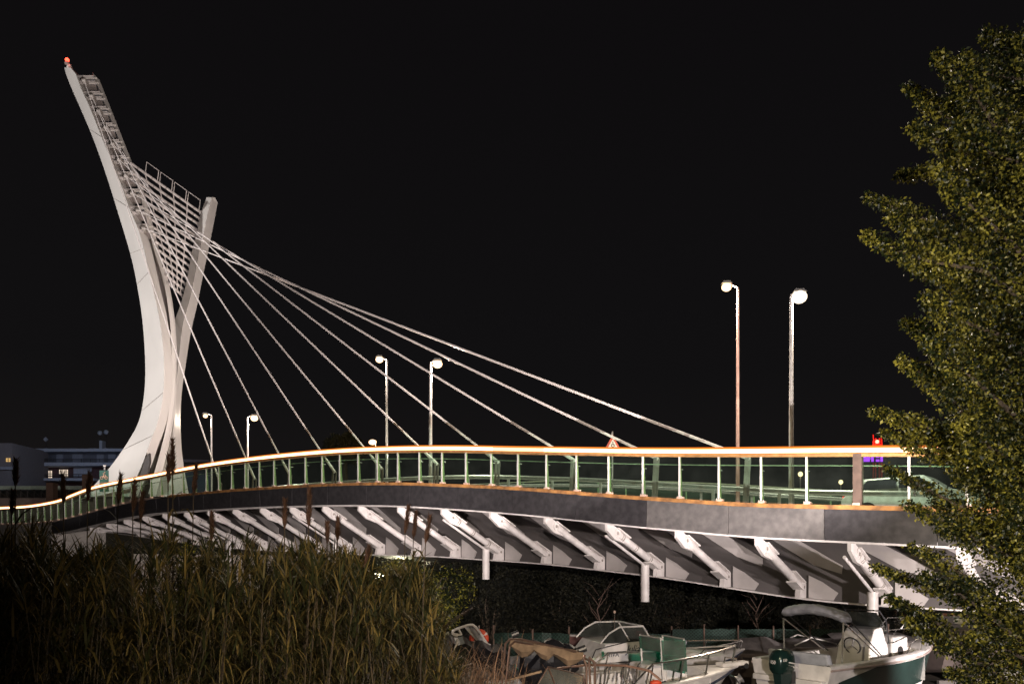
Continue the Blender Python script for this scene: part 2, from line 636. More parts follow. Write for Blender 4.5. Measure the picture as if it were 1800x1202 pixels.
def strut(X, drain):
    zt = zb(X) - FH - 0.06
    zbt = zf(X) + 0.30
    root_p = bp(X, 0.3, zt)
    A = bp(X, 0.35, zt - 0.06)
    B = bp(X, 3.42, zbt)
    d = (B - A).normalized()
    side = Vector((AX, AY, 0))
    up = side.cross(d)
    mb = MB()
    mb.tube([A + d * 0.55, B - d * 0.15], 0.118, WHITE, 14)
    o = mb.build('strut', bridge, True, smooth=True)
    # top bracket with pin
    b = MB()
    q = 0.045
    poly = [A - d * 0.10 + Vector((0, 0, 0.10)), A + d * 0.25 + Vector((0, 0, 0.16)), A + d * 0.95 + up * 0.13, A + d * 0.95 - up * 0.13, A + d * 0.45 - up * 0.23, A - d * 0.05 - up * 0.14]
    b.prism([p - side * q for p in poly], side * 2 * q, WHITE)
    b.prism([p - side * 0.13 for p in (A + d * 0.40 + up * 0.15, A + d * 1.15 + up * 0.15, A + d * 1.15 + up * 0.11, A + d * 0.40 + up * 0.11)], side * 0.26, WHITE)
    rot = side.to_track_quat('Z', 'Y').to_matrix()
    b.lathe([(0.001, -0.07), (0.14, -0.07), (0.14, 0.07), (0.001, 0.07)], WHITE, A + d * 0.48 - side * 0.0, 18, rot)
    b.lathe([(0.001, -0.085), (0.05, -0.085), (0.05, 0.085), (0.001, 0.085)], SEAM, A + d * 0.48, 12, rot)
    ob = b.build('top_bracket', o, False, smooth=True)
    ob.location = (0, 0, 0)
    shift(ob, bridge)
    # lower node plate with pin, standing on the flange
    b = MB()
    zfl = EYE + zf(X)
    foot = bp(X, 3.42, 0)
    n = Vector((NX, NY, 0))
    pts = [foot - n * 0.34, foot + n * 0.16, foot + n * 0.16, foot - n * 0.02, foot - n * 0.24]
    zz = [zfl, zfl, zfl + 0.44, zfl + 0.50, zfl + 0.44]
    poly = [Vector((p.x, p.y, z)) for p, z in zip(pts, zz)]
    b.prism([p - side * 0.075 for p in poly], side * 0.15, WHITE)
    b.prism([p - side * 0.15 for p in (B - d * 0.95 + up * 0.15, B - d * 0.10 + up * 0.15, B - d * 0.10 + up * 0.115, B - d * 0.95 + up * 0.115)], side * 0.30, WHITE)
    b.prism([p - side * 0.15 for p in (B - d * 0.80 - up * 0.15, B - d * 0.20 - up * 0.15, B - d * 0.20 - up * 0.115, B - d * 0.80 - up * 0.115)], side * 0.30, WHITE)
    b.lathe([(0.001, -0.10), (0.10, -0.10), (0.10, 0.10), (0.001, 0.10)], WHITE, B - d * 0.05, 18, rot)
    b.lathe([(0.001, -0.112), (0.045, -0.112), (0.045, 0.112), (0.001, 0.112)], SEAM, B - d * 0.05, 12, rot)
    ob = b.build('node_plate', o, False, smooth=True)
    shift(ob, bridge)
    # flat plates on the web: lit bands between the strut shadows, built as shapes
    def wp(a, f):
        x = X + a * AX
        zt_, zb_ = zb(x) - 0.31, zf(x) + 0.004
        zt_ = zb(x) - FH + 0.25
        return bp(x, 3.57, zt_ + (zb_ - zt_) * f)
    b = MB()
    b.prism([wp(a, f) for a, f in ((-1.62, 0.0), (-0.72, 0.0), (1.12, 0.48), (1.10, 0.60), (0.30, 0.50))], -n * 0.03, LITBAND)
    b.build('lit_band', bridge, True)
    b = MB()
    b.prism([wp(a, f) for a, f in ((0.16, 0.66), (0.16, 0.998), (0.86, 0.998), (1.0, 0.88), (0.55, 0.74))], -n * 0.03, LITBAND)
    b.build('lit_patch', bridge, True)
    if drain:
        b = MB()
        off = -side * 0.22 - up * 0.16
        j = B - d * 0.55 + off
        b.tube([A + d * 0.30 + off, j], 0.045, WHITE, 10)
        for t in (0.25, 0.5, 0.78):
            c = A.lerp(B, t)
            b.beam(c + up * 0.13, c + up * 0.125 + d * 0.03, 0.03, 0.03, SEAM)
            b.tube([c - d * 0.02, c + d * 0.02], 0.128, SEAM, 14)
            b.tube([c - d * 0.10, c - d * 0.07], 0.124, SEAM, 14)
        L = 1.25 + max(0, (X - 1)) * 0.03
        zj = j + Vector((0, 0, 0.02))
        b.tube([zj, zj - Vector((0, 0, L * 0.92))], 0.14, WHITE, 14, cap=False)
        b.tube([zj, zj - Vector((0, 0, L * 0.92))], 0.125, SEAM, 14, cap=False)
        b.lathe([(0.125, 0), (0.14, 0)], WHITE, zj - Vector((0, 0, L * 0.92)), 14)
        b.lathe([(0.001, 0), (0.14, 0)], WHITE, zj, 14)
        b.build('drain_pipe', bridge, True, smooth=True)


def shift(ob, par):
    """child-of-child meshes were written in world space: move their data under the thing's origin"""
    off = par.location
    for v in ob.data.vertices:
        v.co -= off


for k, X in zip(range(-5, 18), NODES):
    strut(X, k in (-5, -2, 1, 4, 8, 12))
# far side outlets hanging under the girder
for px in (754, 836, 899):
    mb = MB()
    p = P(px, 978, 40)
    mb.tube([p + Vector((0, 0, 0.3)), p - Vector((0, 0, 0.42))], 0.12 if px == 754 else 0.06, WHITE, 10)
    mb.build('drain_pipe', bridge, True, smooth=True)
# warm kerb along the edge
mb = MB()
strip(mb, XR, -18, [(0.0, 0.003), (0.0, 0.11), (0.20, 0.11), (0.20, 0.003)], zb, KERB, 0.6)
mb.build('kerb', bridge, True)

# ---------------- near glass railing with its lit handrail
PS = 0.895
rail = thing('glass_railing', 'near glass railing with a glowing orange handrail along the footway', 'railing', bp(1.04, 0.1, zb(1.04)))
XS = [1.04 + PS * k for k in range(13, -51, -1)]
proto = None
for X in XS:
    h = zr(X) - zb(X) - 0.10
    if proto is None:
        mb = MB()
        mb.box((0, 0, 0.60), (0.055, 0.014, 1.16), POST)
        mb.prism([(-0.012, 0.007, 0.06), (-0.012, 0.15, 0.06), (-0.012, 0.06, 1.18), (-0.012, 0.007, 1.18)], (0.024, 0, 0), POSTW)
        mb.tube([(0, 0.10, 0.80), (0, 0.20, 0.80)], 0.012, GALV, 8)
        proto = mb.build('post', rail)
        fb = MB()
        fb.box((0.02, 0.03, 0.035), (0.17, 0.15, 0.07), mat('post_foot', (0.62, 0.42, 0.33), 0.6, 0.2))
        for sx in (-0.05, 0.07):
            fb.lathe([(0.001, 0.09), (0.014, 0.09), (0.014, 0.06)], GALV, (sx, -0.02, 0), 8)
        foot0 = fb.build('base_plate', proto)
        o, fo = proto, foot0
    else:
        o = proto.copy()
        COL.objects.link(o)
        fo = foot0.copy()
        COL.objects.link(fo)
        fo.parent = o
    o.location = bp(X, 0.06, zb(X) + 0.09) - rail.location
    o.rotation_euler = (0, 0, AZ)
    o.scale = (1, 1, h / 1.24)
glass_posts = XS
for i in range(len(XS) - 1):
    a, b = XS[i] - 0.03, XS[i + 1] + 0.03
    mb = MB()
    mb.prism([bp(a, 0.085, zb(a) + 0.15), bp(a, 0.085, zr(a) - 0.155), bp(b, 0.085, zr(b) - 0.155), bp(b, 0.085, zb(b) + 0.15)], (NX * 0.012, NY * 0.012, 0), GREENG)
    mb.build('glass_pane', rail, True)
mb = MB()
strip(mb, XR - .5, -46, [(0.02, -0.14), (0.02, -0.065), (0.16, -0.065), (0.16, -0.14)], zr, RAILW, 0.45)
mb.build('handrail', rail, True)
mb = MB()
strip(mb, XR - .5, -29, [(0.20, -0.36), (0.20, -0.335), (0.225, -0.335), (0.225, -0.36)], zr, mat('inner_rail', (0.5, 0.55, 0.38), 0.3, 0.6), 0.9)
mb.build('inner_rail', rail, True)
cuts = [(XR - .5, stat(955, 0)), (stat(955, 0) - .01, stat(865, 0)), (stat(865, 0) - .01, -46)]
for i, (a, b) in enumerate(cuts):
    mb = MB()
    strip(mb, a, b, [(0.035, -0.045), (0.035, 0.065), (0.125, 0.065), (0.125, -0.045)], zr, LEDDIM if i == 1 else LED, 0.45)
    s_ = mb.build('light_strip', rail, True)
    mb = MB()
    strip(mb, a, b, [(0.036, 0.066), (0.046, 0.122), (0.114, 0.122), (0.124, 0.066)], zr, LEDHALO, 0.45)
    d_ = mb.build('halo_edge', s_)
    shift(d_, rail)
    mb = MB()
    strip(mb, a, b, [(0.022, -0.068), (0.022, -0.046), (0.14, -0.046), (0.14, -0.068)], zr, LEDHALO, 0.45)
    d_ = mb.build('halo_edge', s_)
    shift(d_, rail)
# dark column closing the glazed stretch
xc = stat(1506, 0)
mb = MB()
c = bp(xc, 0.10, (zb(xc) + zr(xc)) / 2 - 0.02)
mb.box(c, (0.20, 0.16, zr(xc) - zb(xc) - 0.10), DKPOST, AZ)
mb.build('end_column', rail, True)

# ---------------- guard rails on the carriageway
GRL = mat('guard_rail_zinc', (0.62, 0.64, 0.64), 0.4, 0.3, vary=0.1)


def guardrail(w, x0, x1, label, hgt=0.75):
    t = thing('guard_rail', label, 'guard rail', bp(0, w, zb(0)), 0, 'guard rails beside the carriageway')
    mb = MB()
    prof = [(w, hgt - 0.16), (w - 0.05, hgt - 0.12), (w, hgt - 0.08), (w - 0.05, hgt - 0.04), (w, hgt), (w + 0.02, hgt), (w - 0.03, hgt - 0.04), (w + 0.02, hgt - 0.08), (w - 0.03, hgt - 0.12), (w + 0.02, hgt - 0.16)]
    strip(mb, x0, x1, prof, zb, GRL)
    mb.build('rail_beam', t, True)
    first = None
    X = x0 - 0.3
    while X > x1:
        if first is None:
            m2 = MB()
            m2.box((0, 0.05, hgt / 2 - 0.02), (0.09, 0.06, hgt - 0.02), GRL)
            first = m2.build('post', t)
            o = first
        else:
            o = first.copy()
            COL.objects.link(o)
        o.location = bp(X, w + 0.03, zb(X)) - t.location
        o.rotation_euler = (0, 0, AZ)
        X -= 1.7


guardrail(4.45, 12.5, -22, 'pale guard rail between the footway and the carriageway')
guardrail(10.75, 8, -24, 'white guard rail on the far side of the carriageway', 0.85)

# ---------------- far railing
far = thing('glass_railing', 'far glass railing with thin green posts across the road', 'railing', bp(0, 13.6, zb(0)))
first = None
X = 8.0
xs = []
while X > -28:
    xs.append(X)
    X -= 1.25
for X in xs:
    if first is None:
        mb = MB()
        mb.box((0, 0, 0.62), (0.07, 0.05, 1.24), mat('far_post_green', (0.22, 0.36, 0.20), 0.5, 0.1))
        first = mb.build('post', far)
        o = first
    else:
        o = first.copy()
        COL.objects.link(o)
    o.location = bp(X, 13.6, zb(X) - 0.05) - far.location
    o.rotation_euler = (0, 0, AZ)
mb = MB()
strip(mb, 8.2, -28, [(13.55, 1.19), (13.55, 1.25), (13.65, 1.25), (13.65, 1.19)], zb, mat('far_top_rail', (0.35, 0.38, 0.30), 0.5, 0.2))
mb.build('handrail', far, True)
mb = MB()
strip(mb, 8.2, -28, [(13.59, 0.10), (13.59, 1.15), (13.60, 1.15), (13.60, 0.10)], zb, mat('far_infill', (0.035, 0.06, 0.045), 0.3, 0.2))
mb.build('infill_panel', far, True)

# ================================================================== pylon
D0 = 52.0
A_ = [(118, 113), (123, 113.5), (150, 123.5), (190, 141), (238, 161.5), (300, 184), (359.5, 203), (449, 229.7), (499, 240.5), (569, 251), (649.6, 255.4), (698.6, 252.6), (740.5, 243.9), (768, 229.9), (800, 209), (824, 190.7), (850, 168), (870, 150)]
B_ = [(118, 122), (123, 130), (150, 140), (190, 158), (236, 176.5), (326, 213), (363, 226), (412.7, 246), (472.6, 261), (492, 265), (551.8, 278.8), (607.7, 286.5), (649.6, 288.6), (702, 285.8), (747.5, 275.3), (779, 263), (810, 252.6), (834, 242), (870, 226)]
C_ = [(118, 162), (136.5, 169.8), (203, 196.4), (278, 226), (326, 246), (399, 266), (440, 276), (496, 292.8), (558.8, 303), (614.7, 306.7), (663.6, 306), (712.5, 304), (754.5, 298), (789, 291), (824, 282), (870, 270)]
E_ = [(346, 377.8), (377, 372), (420, 363.5), (485, 350), (527, 341.7), (579.8, 329.5), (635.7, 320.7), (684.6, 313.7), (737, 311.3), (789, 313.7), (828, 319), (870, 327)]
D_ = [(346, 363.5), (375, 353), (400, 348), (440, 338), (480, 331), (520, 322), (545, 314), (567, 306), (620, 303), (712, 300), (789, 288), (828, 280), (870, 268)]
pyl = thing('bridge_pylon', 'tall curved white steel pylon with two leaning legs', 'pylon', (P(250, 870, D0).x, D0, 6.0))


def yb(py):   # front edge depth of the tall leg
    return D0 - 0.9


def py_range(a, b, st=12):
    return frange(a, b, st)


# tall leg: hollow box shown as bright side plate plus flange
mb = MB()
secs = []
for y in py_range(119, 872):
    a = P(interp(A_, y), y + (0 if y > 130 else 0), D0 + 0.9)
    b = P(interp(B_, y), y, D0 - 0.9)
    th = 0.22
    b2 = b + Vector((0.16, 0.9, 0))
    a2 = a + Vector((0.25, 0.7, 0))
    secs.append([a, b, b2, a2])
mb.loft(secs, PYL)
leg = mb.build('tall_leg', pyl, True, smooth=True)
# its back flange (right edge of the ladder)
mb = MB()
secs = []
for y in py_range(137, 872):
    c = P(interp(C_, y), y, D0 + 0.7)
    w = 0.20 if y < 420 else 0.30
    secs.append([c + Vector((-w, -0.1, 0)), c + Vector((0, -0.55, 0)), c + Vector((0.05, 0.25, 0)), c + Vector((-w, 0.45, 0))])
mb.loft(secs, PYL)
fl = mb.build('leg_flange', pyl, True, smooth=True)
# inner plate closing the channel below the ladder
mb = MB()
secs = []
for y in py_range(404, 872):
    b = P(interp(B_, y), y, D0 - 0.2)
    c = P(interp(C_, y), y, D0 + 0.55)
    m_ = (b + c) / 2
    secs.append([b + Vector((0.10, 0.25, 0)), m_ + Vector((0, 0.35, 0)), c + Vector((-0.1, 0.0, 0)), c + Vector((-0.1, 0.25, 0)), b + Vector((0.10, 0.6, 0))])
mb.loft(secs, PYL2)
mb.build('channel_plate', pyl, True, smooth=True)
# raised rib running down the channel
mb = MB()
secs = []
for y in py_range(500, 868):
    c = P(interp(C_, y) - (3 if y < 700 else 3 + (y - 700) * 0.03), y, D0 + 0.1)
    secs.append([c + Vector((-0.12, 0.1, 0)), c + Vector((0, -0.18, 0)), c + Vector((0.12, 0.1, 0))])
mb.loft(secs, PYL)
mb.build('channel_rib', pyl, True, smooth=True)
# crosspieces of the ladder, in pairs
LN = [(148, 141.5), (161.5, 169), (174, 195), (186.5, 224), (199, 253), (210, 281), (222, 309.5), (233, 339.5), (243, 369.5), (253, 401)]
for i, (nx, ny) in enumerate(LN):
    for j, dy in enumerate((-2.0, 6.5)):
        y = ny + dy
        b = P(interp(B_, y) + 5, y, D0 - 0.45)
        c = P(interp(C_, y) - 3, y, D0 + 0.35)
        mb = MB()
        mb.beam(b, c, 0.40, 0.08, PYL)
        d = (c - b).normalized()
        if j == 1:
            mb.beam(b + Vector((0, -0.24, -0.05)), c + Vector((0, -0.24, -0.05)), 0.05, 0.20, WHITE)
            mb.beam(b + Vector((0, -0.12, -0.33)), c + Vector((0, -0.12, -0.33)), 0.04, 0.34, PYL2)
        else:
            mb.beam(b + Vector((0, -0.24, 0)), c + Vector((0, -0.24, 0)), 0.05, 0.17, WHITE)
        mb.build('crosspiece', pyl, True)
    mb = MB()
    p = P(nx, ny, D0 - 0.85)
    mb.beam(p + Vector((-0.05, 0.5, 0)), p, 0.16, 0.30, SEAM)
    mb.lathe([(0.001, -0.12), (0.11, -0.12), (0.11, 0.12), (0.001, 0.12)], SEAM, p, 10, Matrix.Rotation(R(90), 3, 'Y'))
    mb.build('cable_lug', pyl, True)
# top saddle curve between the leg tip and the flange
mb = MB()
pts = [P(121, 116, D0), P(128, 128, D0 + .1), P(138, 134, D0 + .2), P(150, 136.5, D0 + .3), P(166, 136, D0 + .6)]
mb.tube(pts, [0.16, 0.08, 0.06, 0.06, 0.12], PYL, 6)
mb.build('top_cap', pyl, True)
# plate seams across the bright face
for ya, yb_ in ((228, 241), (349, 365), (446, 437), (500, 478), (722, 690), (790, 765)):
    mb = MB()
    a = P(interp(A_, ya) + 0.6, ya, D0 + 0.86)
    b = P(interp(B_, yb_) - 0.6, yb_, D0 - 0.93)
    mb.tube([a + Vector((0, -0.02, 0)), (a + b) / 2 + Vector((0, -0.03, 0)), b], 0.012, SEAM, 5)
    mb.build('plate_seam', pyl, True)
# open bottom of the channel: its dark inside is put in as a dark panel
mb = MB()
op = [(262, 796), (263, 812), (259, 830), (252, 842), (243, 846), (249, 826), (255, 806)]
mb.prism([P(x, y, D0 - 1.0) for x, y in op], (0.02, 0.2, 0), mat('dark_niche', (0.06, 0.055, 0.055), 0.7))
mb.build('dark_niche', pyl, True)
# short leg
mb = MB()
secs = []
for y in py_range(347, 872):
    e_ = P(interp(E_, y), y, D0 + 3.2 - 1.2 * (y - 347) / 520)
    d_ = P(interp(D_, y), y, D0 + 2.2 - 1.2 * (y - 347) / 520)
    mx = (interp(E_, y) * 0.62 + interp(D_, y) * 0.38)
    m1 = P(mx, y, D0 + 1.9 - 1.2 * (y - 347) / 520)
    m2 = P(mx + 2.4, y, D0 + 2.15 - 1.2 * (y - 347) / 520)
    secs.append([d_, m1, m2, e_, e_ + Vector((-0.1, 0.8, 0)), d_ + Vector((0.1, 0.9, 0))])
mb.loft(secs, PYL)
mb.build('short_leg', pyl, True, smooth=True)
# net of tubes between the legs
NL = [(230 + (294 - 230) * i / 14 + (2 if i > 7 else 0), 287 + (498 - 287) * (i / 14) ** 0.97) for i in range(15)]
NRt = [(353 - 31 * (i / 14) ** 1.15, 374 + (521 - 374) * i / 14) for i in range(15)]
nodes = []
for i in range(15):
    a = P(NL[i][0], NL[i][1], D0 + 0.6)
    b = P(NRt[i][0], NRt[i][1], D0 + 2.3)
    mb = MB()
    mb.tube([a, b], 0.085, WHITE, 10)
    for t in (0.1, 0.3, 0.5, 0.7, 0.9):
        c = a.lerp(b, t)
        mb.tube([c - (b - a).normalized() * 0.05, c + (b - a).normalized() * 0.05], 0.088, SEAM, 8)
    mb.ball(b, 0.15, WHITE, 8)
    mb.build('net_tube', pyl, True, smooth=True)
    nodes.append((a, b))
for t in (0.2, 0.4, 0.6, 0.8):
    mb = MB()
    for i in range(14):
        # each hanger column follows the leg, so the lower rows start further right
        p = nodes[i][0].lerp(nodes[i][1], t)
        q = nodes[i + 1][0].lerp(nodes[i + 1][1], t)
        mb.tube([p, q], 0.040, WHITE, 6)
        mb.ball(p, 0.11, WHITE, 8)
    mb.build('net_hanger', pyl, True, smooth=True)
for k in range(4):
    t0, t1 = 0.20 + 0.2 * k, 0.37 + 0.2 * k
    a = nodes[0][0].lerp(nodes[0][1], t0)
    b = nodes[0][0].lerp(nodes[0][1], t1)
    hgt = 0.75
    mb = MB()
    mb.tube([a, a + Vector((0.10, 0, hgt)), b + Vector((0.10, 0, hgt)), b], 0.035, WHITE, 6)
    mb.build('net_frame', pyl, True)
# aviation lamp on the tip
bea = thing('warning_beacon', 'small red warning light on top of the tall pylon leg', 'beacon', P(118, 113, D0 + 0.6))
mb = MB()
mb.lathe([(0.001, 0), (0.16, 0), (0.16, 0.08), (0.07, 0.10), (0.07, 0.16), (0.001, 0.16)], SEAM, (0, 0, 0), 10)
mb.build('base', bea)
mb = MB()
mb.ball((0, 0, 0.27), 0.13, emis('red_lens', (1.0, 0.06, 0.03), 6.0), 12)
mb.build('lens', bea)
light('beacon_glow', 'POINT', P(118, 107, D0 - 0.2), 15, (1, .08, .03), size=0.2)

# ================================================================== stay cables
ANC = [(386, 846), (446, 838), (508, 832), (586, 826), (668, 820), (765, 812), (872, 809), (1005, 806), (1150, 803), (1310, 803)]
ords = ['steepest stay cable, landing closest to the pylon', 'second stay cable from the pylon foot', 'third stay cable from the pylon foot',
        'fourth stay cable from the pylon foot', 'fifth stay cable from the pylon foot', 'sixth stay cable from the pylon foot',
        'seventh stay cable, fourth from the long outer end', 'third longest of the white stay cables',
        'second longest of the white stay cables', 'longest and flattest white stay cable, reaching furthest right']
for i in range(10):
    a = P(LN[i][0], LN[i][1], D0 - 0.9)
    X = stat(ANC[i][0], 3.95)
    Yb = 26.1 - 0.86 * X + NY * 3.95
    b = bp(X, 3.95, (HZ - ANC[i][1]) * Yb / F)
    foot = bp(X, 3.95, zb(X) - 0.06)
    t = thing('stay_cable', ords[i], 'stay cable', foot, 0, 'stay cables fanning from the pylon to the deck')
    d = (b - a).normalized()
    sd = d.cross(Vector((0, 0, 1))).normalized()
    up = sd.cross(d)
    mb = MB()
    n = 60
    for ph in (0, math.pi):
        mb.tube([a.lerp(b, k / n) + up * 0.021 * (1 if ph == 0 else -1) * (.35 + .65 * min(1, k / n * 2)) for k in range(n + 1)], [0.013 + 0.013 * min(1, k / n * 2) for k in range(n + 1)], CABLE, 6)
    # helical fillet bands
    L = (b - a).length
    mb2n = int(L / 0.32)
    mb.build('strand_pair', t, True, smooth=True)
    mb = MB()
    mb.tube([b - d * 0.5, b + d * 0.15], 0.065, CABLE, 12)
    mb.tube([b - d * 0.8, b - d * 0.5], [0.05, 0.065], CABLE, 12)
    mb.build('socket', t, True, smooth=True)
    mb = MB()
    n_ = Vector((NX, NY, 0))
    top = b + d * 0.1
    for s_ in (-1, 1):
        mb.prism([foot + Vector((AX, AY, 0)) * 0.06 + n_ * 0.08 * s_, foot - Vector((AX, AY, 0)) * 0.06 + n_ * 0.08 * s_, top - Vector((AX, AY, 0)) * 0.06 + n_ * 0.08 * s_, top + Vector((AX, AY, 0)) * 0.06 + n_ * 0.08 * s_], n_ * 0.02 * s_, SEAM)
    mb.build('anchor_bracket', t, True)

# ================================================================== street lamps
LAMPM = emis('lamp_glow', (1.0, 0.66, 0.36), 3.2)
LAMPW = emis('lamp_glow_bright', (1.0, 0.82, 0.60), 3.0)
POLEM = mat('lamp_pole_paint', (0.62, 0.58, 0.56), 0.4, 0.3)
POLER = mat('reddish_lamp_pole', (0.55, 0.34, 0.30), 0.4, 0.3)


def lamp(px, toppy, headpx, headpy, w, label, energy, hr=0.19, pm=None, r=0.075):
    X = stat(px, w)
    base = bp(X, w, zb(X) - 0.05)
    top = P(px, toppy, base.y)
    hd = P(headpx, headpy, base.y)
    t = thing('street_lamp', label, 'street lamp', base, 0, 'street lamps along the bridge')
    mb = MB()
    mb.tube([base, base + Vector((0, 0, 1.2)), top], [r * 1.25, r * 1.1, r * 0.7], pm or POLEM, 12)
    mb.lathe([(r * 2.4, 0), (r * 2.4, 0.05), (r * 1.3, 0.06)], GALV, base, 12)
    mb.build('pole', t, True, smooth=True)
    mb = MB()
    mb.tube([top, top + Vector((0, 0, 0.06)), hd + Vector((0, 0, 0.22))], 0.035, pm or POLEM, 8)
    mb.build('arm', t, True, smooth=True)
    mb = MB()
    s = 1 if headpx > px else -1
    mb.loft([[hd + Vector((x, y, z)) for x, y, z in ((-.20, -.12, .04 + q), (.20, -.12, .04 + q), (.20, .12, .04 + q), (-.20, .12, .04 + q))] for q in (0.10,)] +
            [[hd + Vector((x, y, z)) for x, y, z in ((-.13, -.07, .25), (.13, -.07, .25), (.13, .07, .25), (-.13, .07, .25))]], GALV)
    hs = mb.build('lamp_head', t, True)
    mb = MB()
    mb.ball(hd, hr, LAMPW if px > 1380 else LAMPM, 14, (1.1, 1.0, 0.9))
    mb.build('lamp_glass', t, True, smooth=True)
    light('lamp_light', 'POINT', hd - Vector((0, 0, 0.25 + hr)), energy, (1.0, 0.84, 0.66), size=0.15)
    return t


lamp(1391, 522, 1405, 522, 5.0, 'tall lamp with its head pointing right, the brightest and furthest right', 2000, 0.22)
lamp(1297, 509, 1277, 505, 10.3, 'tall reddish lamp pole with its head pointing left, beside the brightest lamp', 2000, 0.18, POLER)
lamp(757, 640, 769, 640, 5.0, 'middle lamp with its head pointing right, standing among the stay cables', 1400, 0.20)
lamp(680, 635, 667, 632, 10.3, 'middle lamp with its head pointing left, standing among the stay cables', 1400, 0.20)
lamp(435, 735, 447, 735, 5.0, 'small lamp with its head pointing right, close to the pylon', 500, 0.19)
lamp(372, 731, 361, 731, 10.3, 'smallest bridge lamp with its head pointing left, next to the pylon', 350, 0.15)
t = thing('street_lamp', 'tiny distant lamp beside the round treetop behind the bridge', 'street lamp', G(661, 85, 0), 0, 'street lamps along the bridge')
mb = MB()
tp = P(661, 777, 85)
mb.tube([G(661, 85, 0), tp], [0.12, 0.07], POLEM, 8)
mb.build('pole', t, True)
mb = MB()
hd = P(655, 777, 85)
mb.tube([tp, hd + Vector((0, 0, 0.1))], 0.04, POLEM, 6)
mb.build('arm', t, True)
mb = MB()
mb.ball(hd, 0.36, LAMPM, 10, (1.2, 1, .8))
mb.build('lamp_glass', t, True)
light('lamp_light', 'POINT', hd - Vector((0, 0, 0.6)), 500, SODIUM, size=0.2)

for px, py, Yq, lab in ((1407, 833, 84, 'left one of two tiny far lamps seen through the railing glass'), (1478, 847, 92, 'right one of two tiny far lamps seen through the railing glass')):
    t = thing('street_lamp', lab, 'street lamp', G(px, Yq, 0), 0, 'tiny far lamps behind the railing')
    mb = MB()
    tp = P(px, py - 3, Yq)
    mb.tube([G(px, Yq, 0), tp], [0.1, 0.06], POLEM, 6)
    mb.build('pole', t, True)
    mb = MB()
    mb.ball(P(px, py, Yq - .2), .27, LAMPM, 8)
    mb.build('lamp_glass', t, True)

# ================================================================== triangular warning sign
p = P(1077, 780, 34.5)
sg = thing('warning_sign', 'triangular red and white road warning sign above the railing', 'road sign', Vector((p.x, p.y, EYE + 2.3)), R(8))
REDP = mat('sign_red', (0.55, 0.08, 0.04), 0.5)
WHP = mat('sign_white', (0.75, 0.68, 0.6), 0.5)
mb = MB()
mb.tube([(0, 0.04, 0), (0, 0.04, 3.3)], 0.035, GALV, 8)
mb.build('pole', sg)
zz = p.z - (EYE + 2.3)


def tri(h, y, m, mbb, c=0.0):
    mbb.prism([(-h * 0.577, y, zz - h / 3 + c), (h * 0.577, y, zz - h / 3 + c), (0, y, zz + 2 * h / 3 + c)], (0, -0.012, 0), m)


mb = MB()
tri(0.66, 0.0, REDP, mb, -.05)
mb.build('red_triangle', sg, bevel=0.0)
mb = MB()
tri(0.40, -0.014, WHP, mb, -.05)
mb.build('white_field', sg)
mb = MB()
mb.torus((0, -0.03, zz - 0.07), 0.065, 0.018, BLACKM, Matrix.Rotation(R(90), 3, 'X'), 14, 6)
mb.lathe([(0.001, -.004), (0.028, -.004), (0.028, 0.004), (0.001, .004)], BLACKM, (0, -0.032, zz + 0.06), 10, Matrix.Rotation(R(90), 3, 'X'))
mb.build('symbol', sg)
mb = MB()
mb.box((0, 0.0, zz - 0.38), (0.62, 0.012, 0.16), WHP)
mb.build('lower_plate', sg)
# ================================================================== houses on the left
BLU = mat('house_plaster', (0.13, 0.14, 0.17), 0.9, 0, vary=0.2, scale=0.4)
SLAB = mat('balcony_slab', (0.42, 0.46, 0.55), 0.8, 0, vary=0.1)
BRK = mat('dark_red_plaster', (0.10, 0.055, 0.06), 0.9, 0, vary=0.2)
SHUT = mat('window_shutter', (0.26, 0.28, 0.34), 0.7)
LIT = emis('lit_window', (1.0, 0.80, 0.62), 0.95)
LITY = emis('lit_window_yellow', (1.0, 0.62, 0.22), 0.8)
FRM = mat('window_frame_dark', (0.05, 0.045, 0.045), 0.6)
DKG = mat('dark_glass', (0.03, 0.035, 0.045), 0.15)
hb = 108.0
house = thing('apartment_house', 'long low apartment house with pale balcony slabs and two lit windows', 'building', G(120, hb, 6.0))


def hbox(mb, x0, x1, y0, y1, Y, dep, m):
    a = P(x0, y0, Y)
    b = P(x1, y1, Y)
    mb.box(((a.x + b.x) / 2, Y + dep / 2, (a.z + b.z) / 2), (abs(b.x - a.x), dep, abs(a.z - b.z)), m)


mb = MB()
hbox(mb, 55, 245, 796, 815, hb + 2.5, 9, BLU)
mb.build('upper_floor', house, True)
mb = MB()
hbox(mb, 36, 245, 820, 944, hb + 2.0, 9.4, BRK)
mb.build('lower_floor', house, True)
mb = MB()
hbox(mb, 43, 250, 788, 793.5, hb, 12, SLAB)
mb.build('roof_slab', house, True)
mb = MB()
hbox(mb, 23, 250, 812.5, 818.5, hb, 2.4, SLAB)
mb.build('balcony', house, True)
mb = MB()
hbox(mb, 18, 165, 840, 844.5, hb - .1, 2.2, SLAB)
mb.build('balcony', house, True)
for y0, y1, xa, xb in ((806.5, 812, 30, 240), (833.5, 840, 20, 160)):
    mb = MB()
    for yy in (y0, (y0 + y1) / 2):
        a = P(xa, yy, hb + .1)
        b = P(xb, yy, hb + .1)
        mb.tube([a, b], 0.05, FRM, 5)
    for i in range(14):
        x = xa + (xb - xa) * i / 13
        mb.tube([P(x, y0, hb + .1), P(x, y1, hb + .1)], 0.04, FRM, 5)
    mb.build('balcony_railing', house, True)
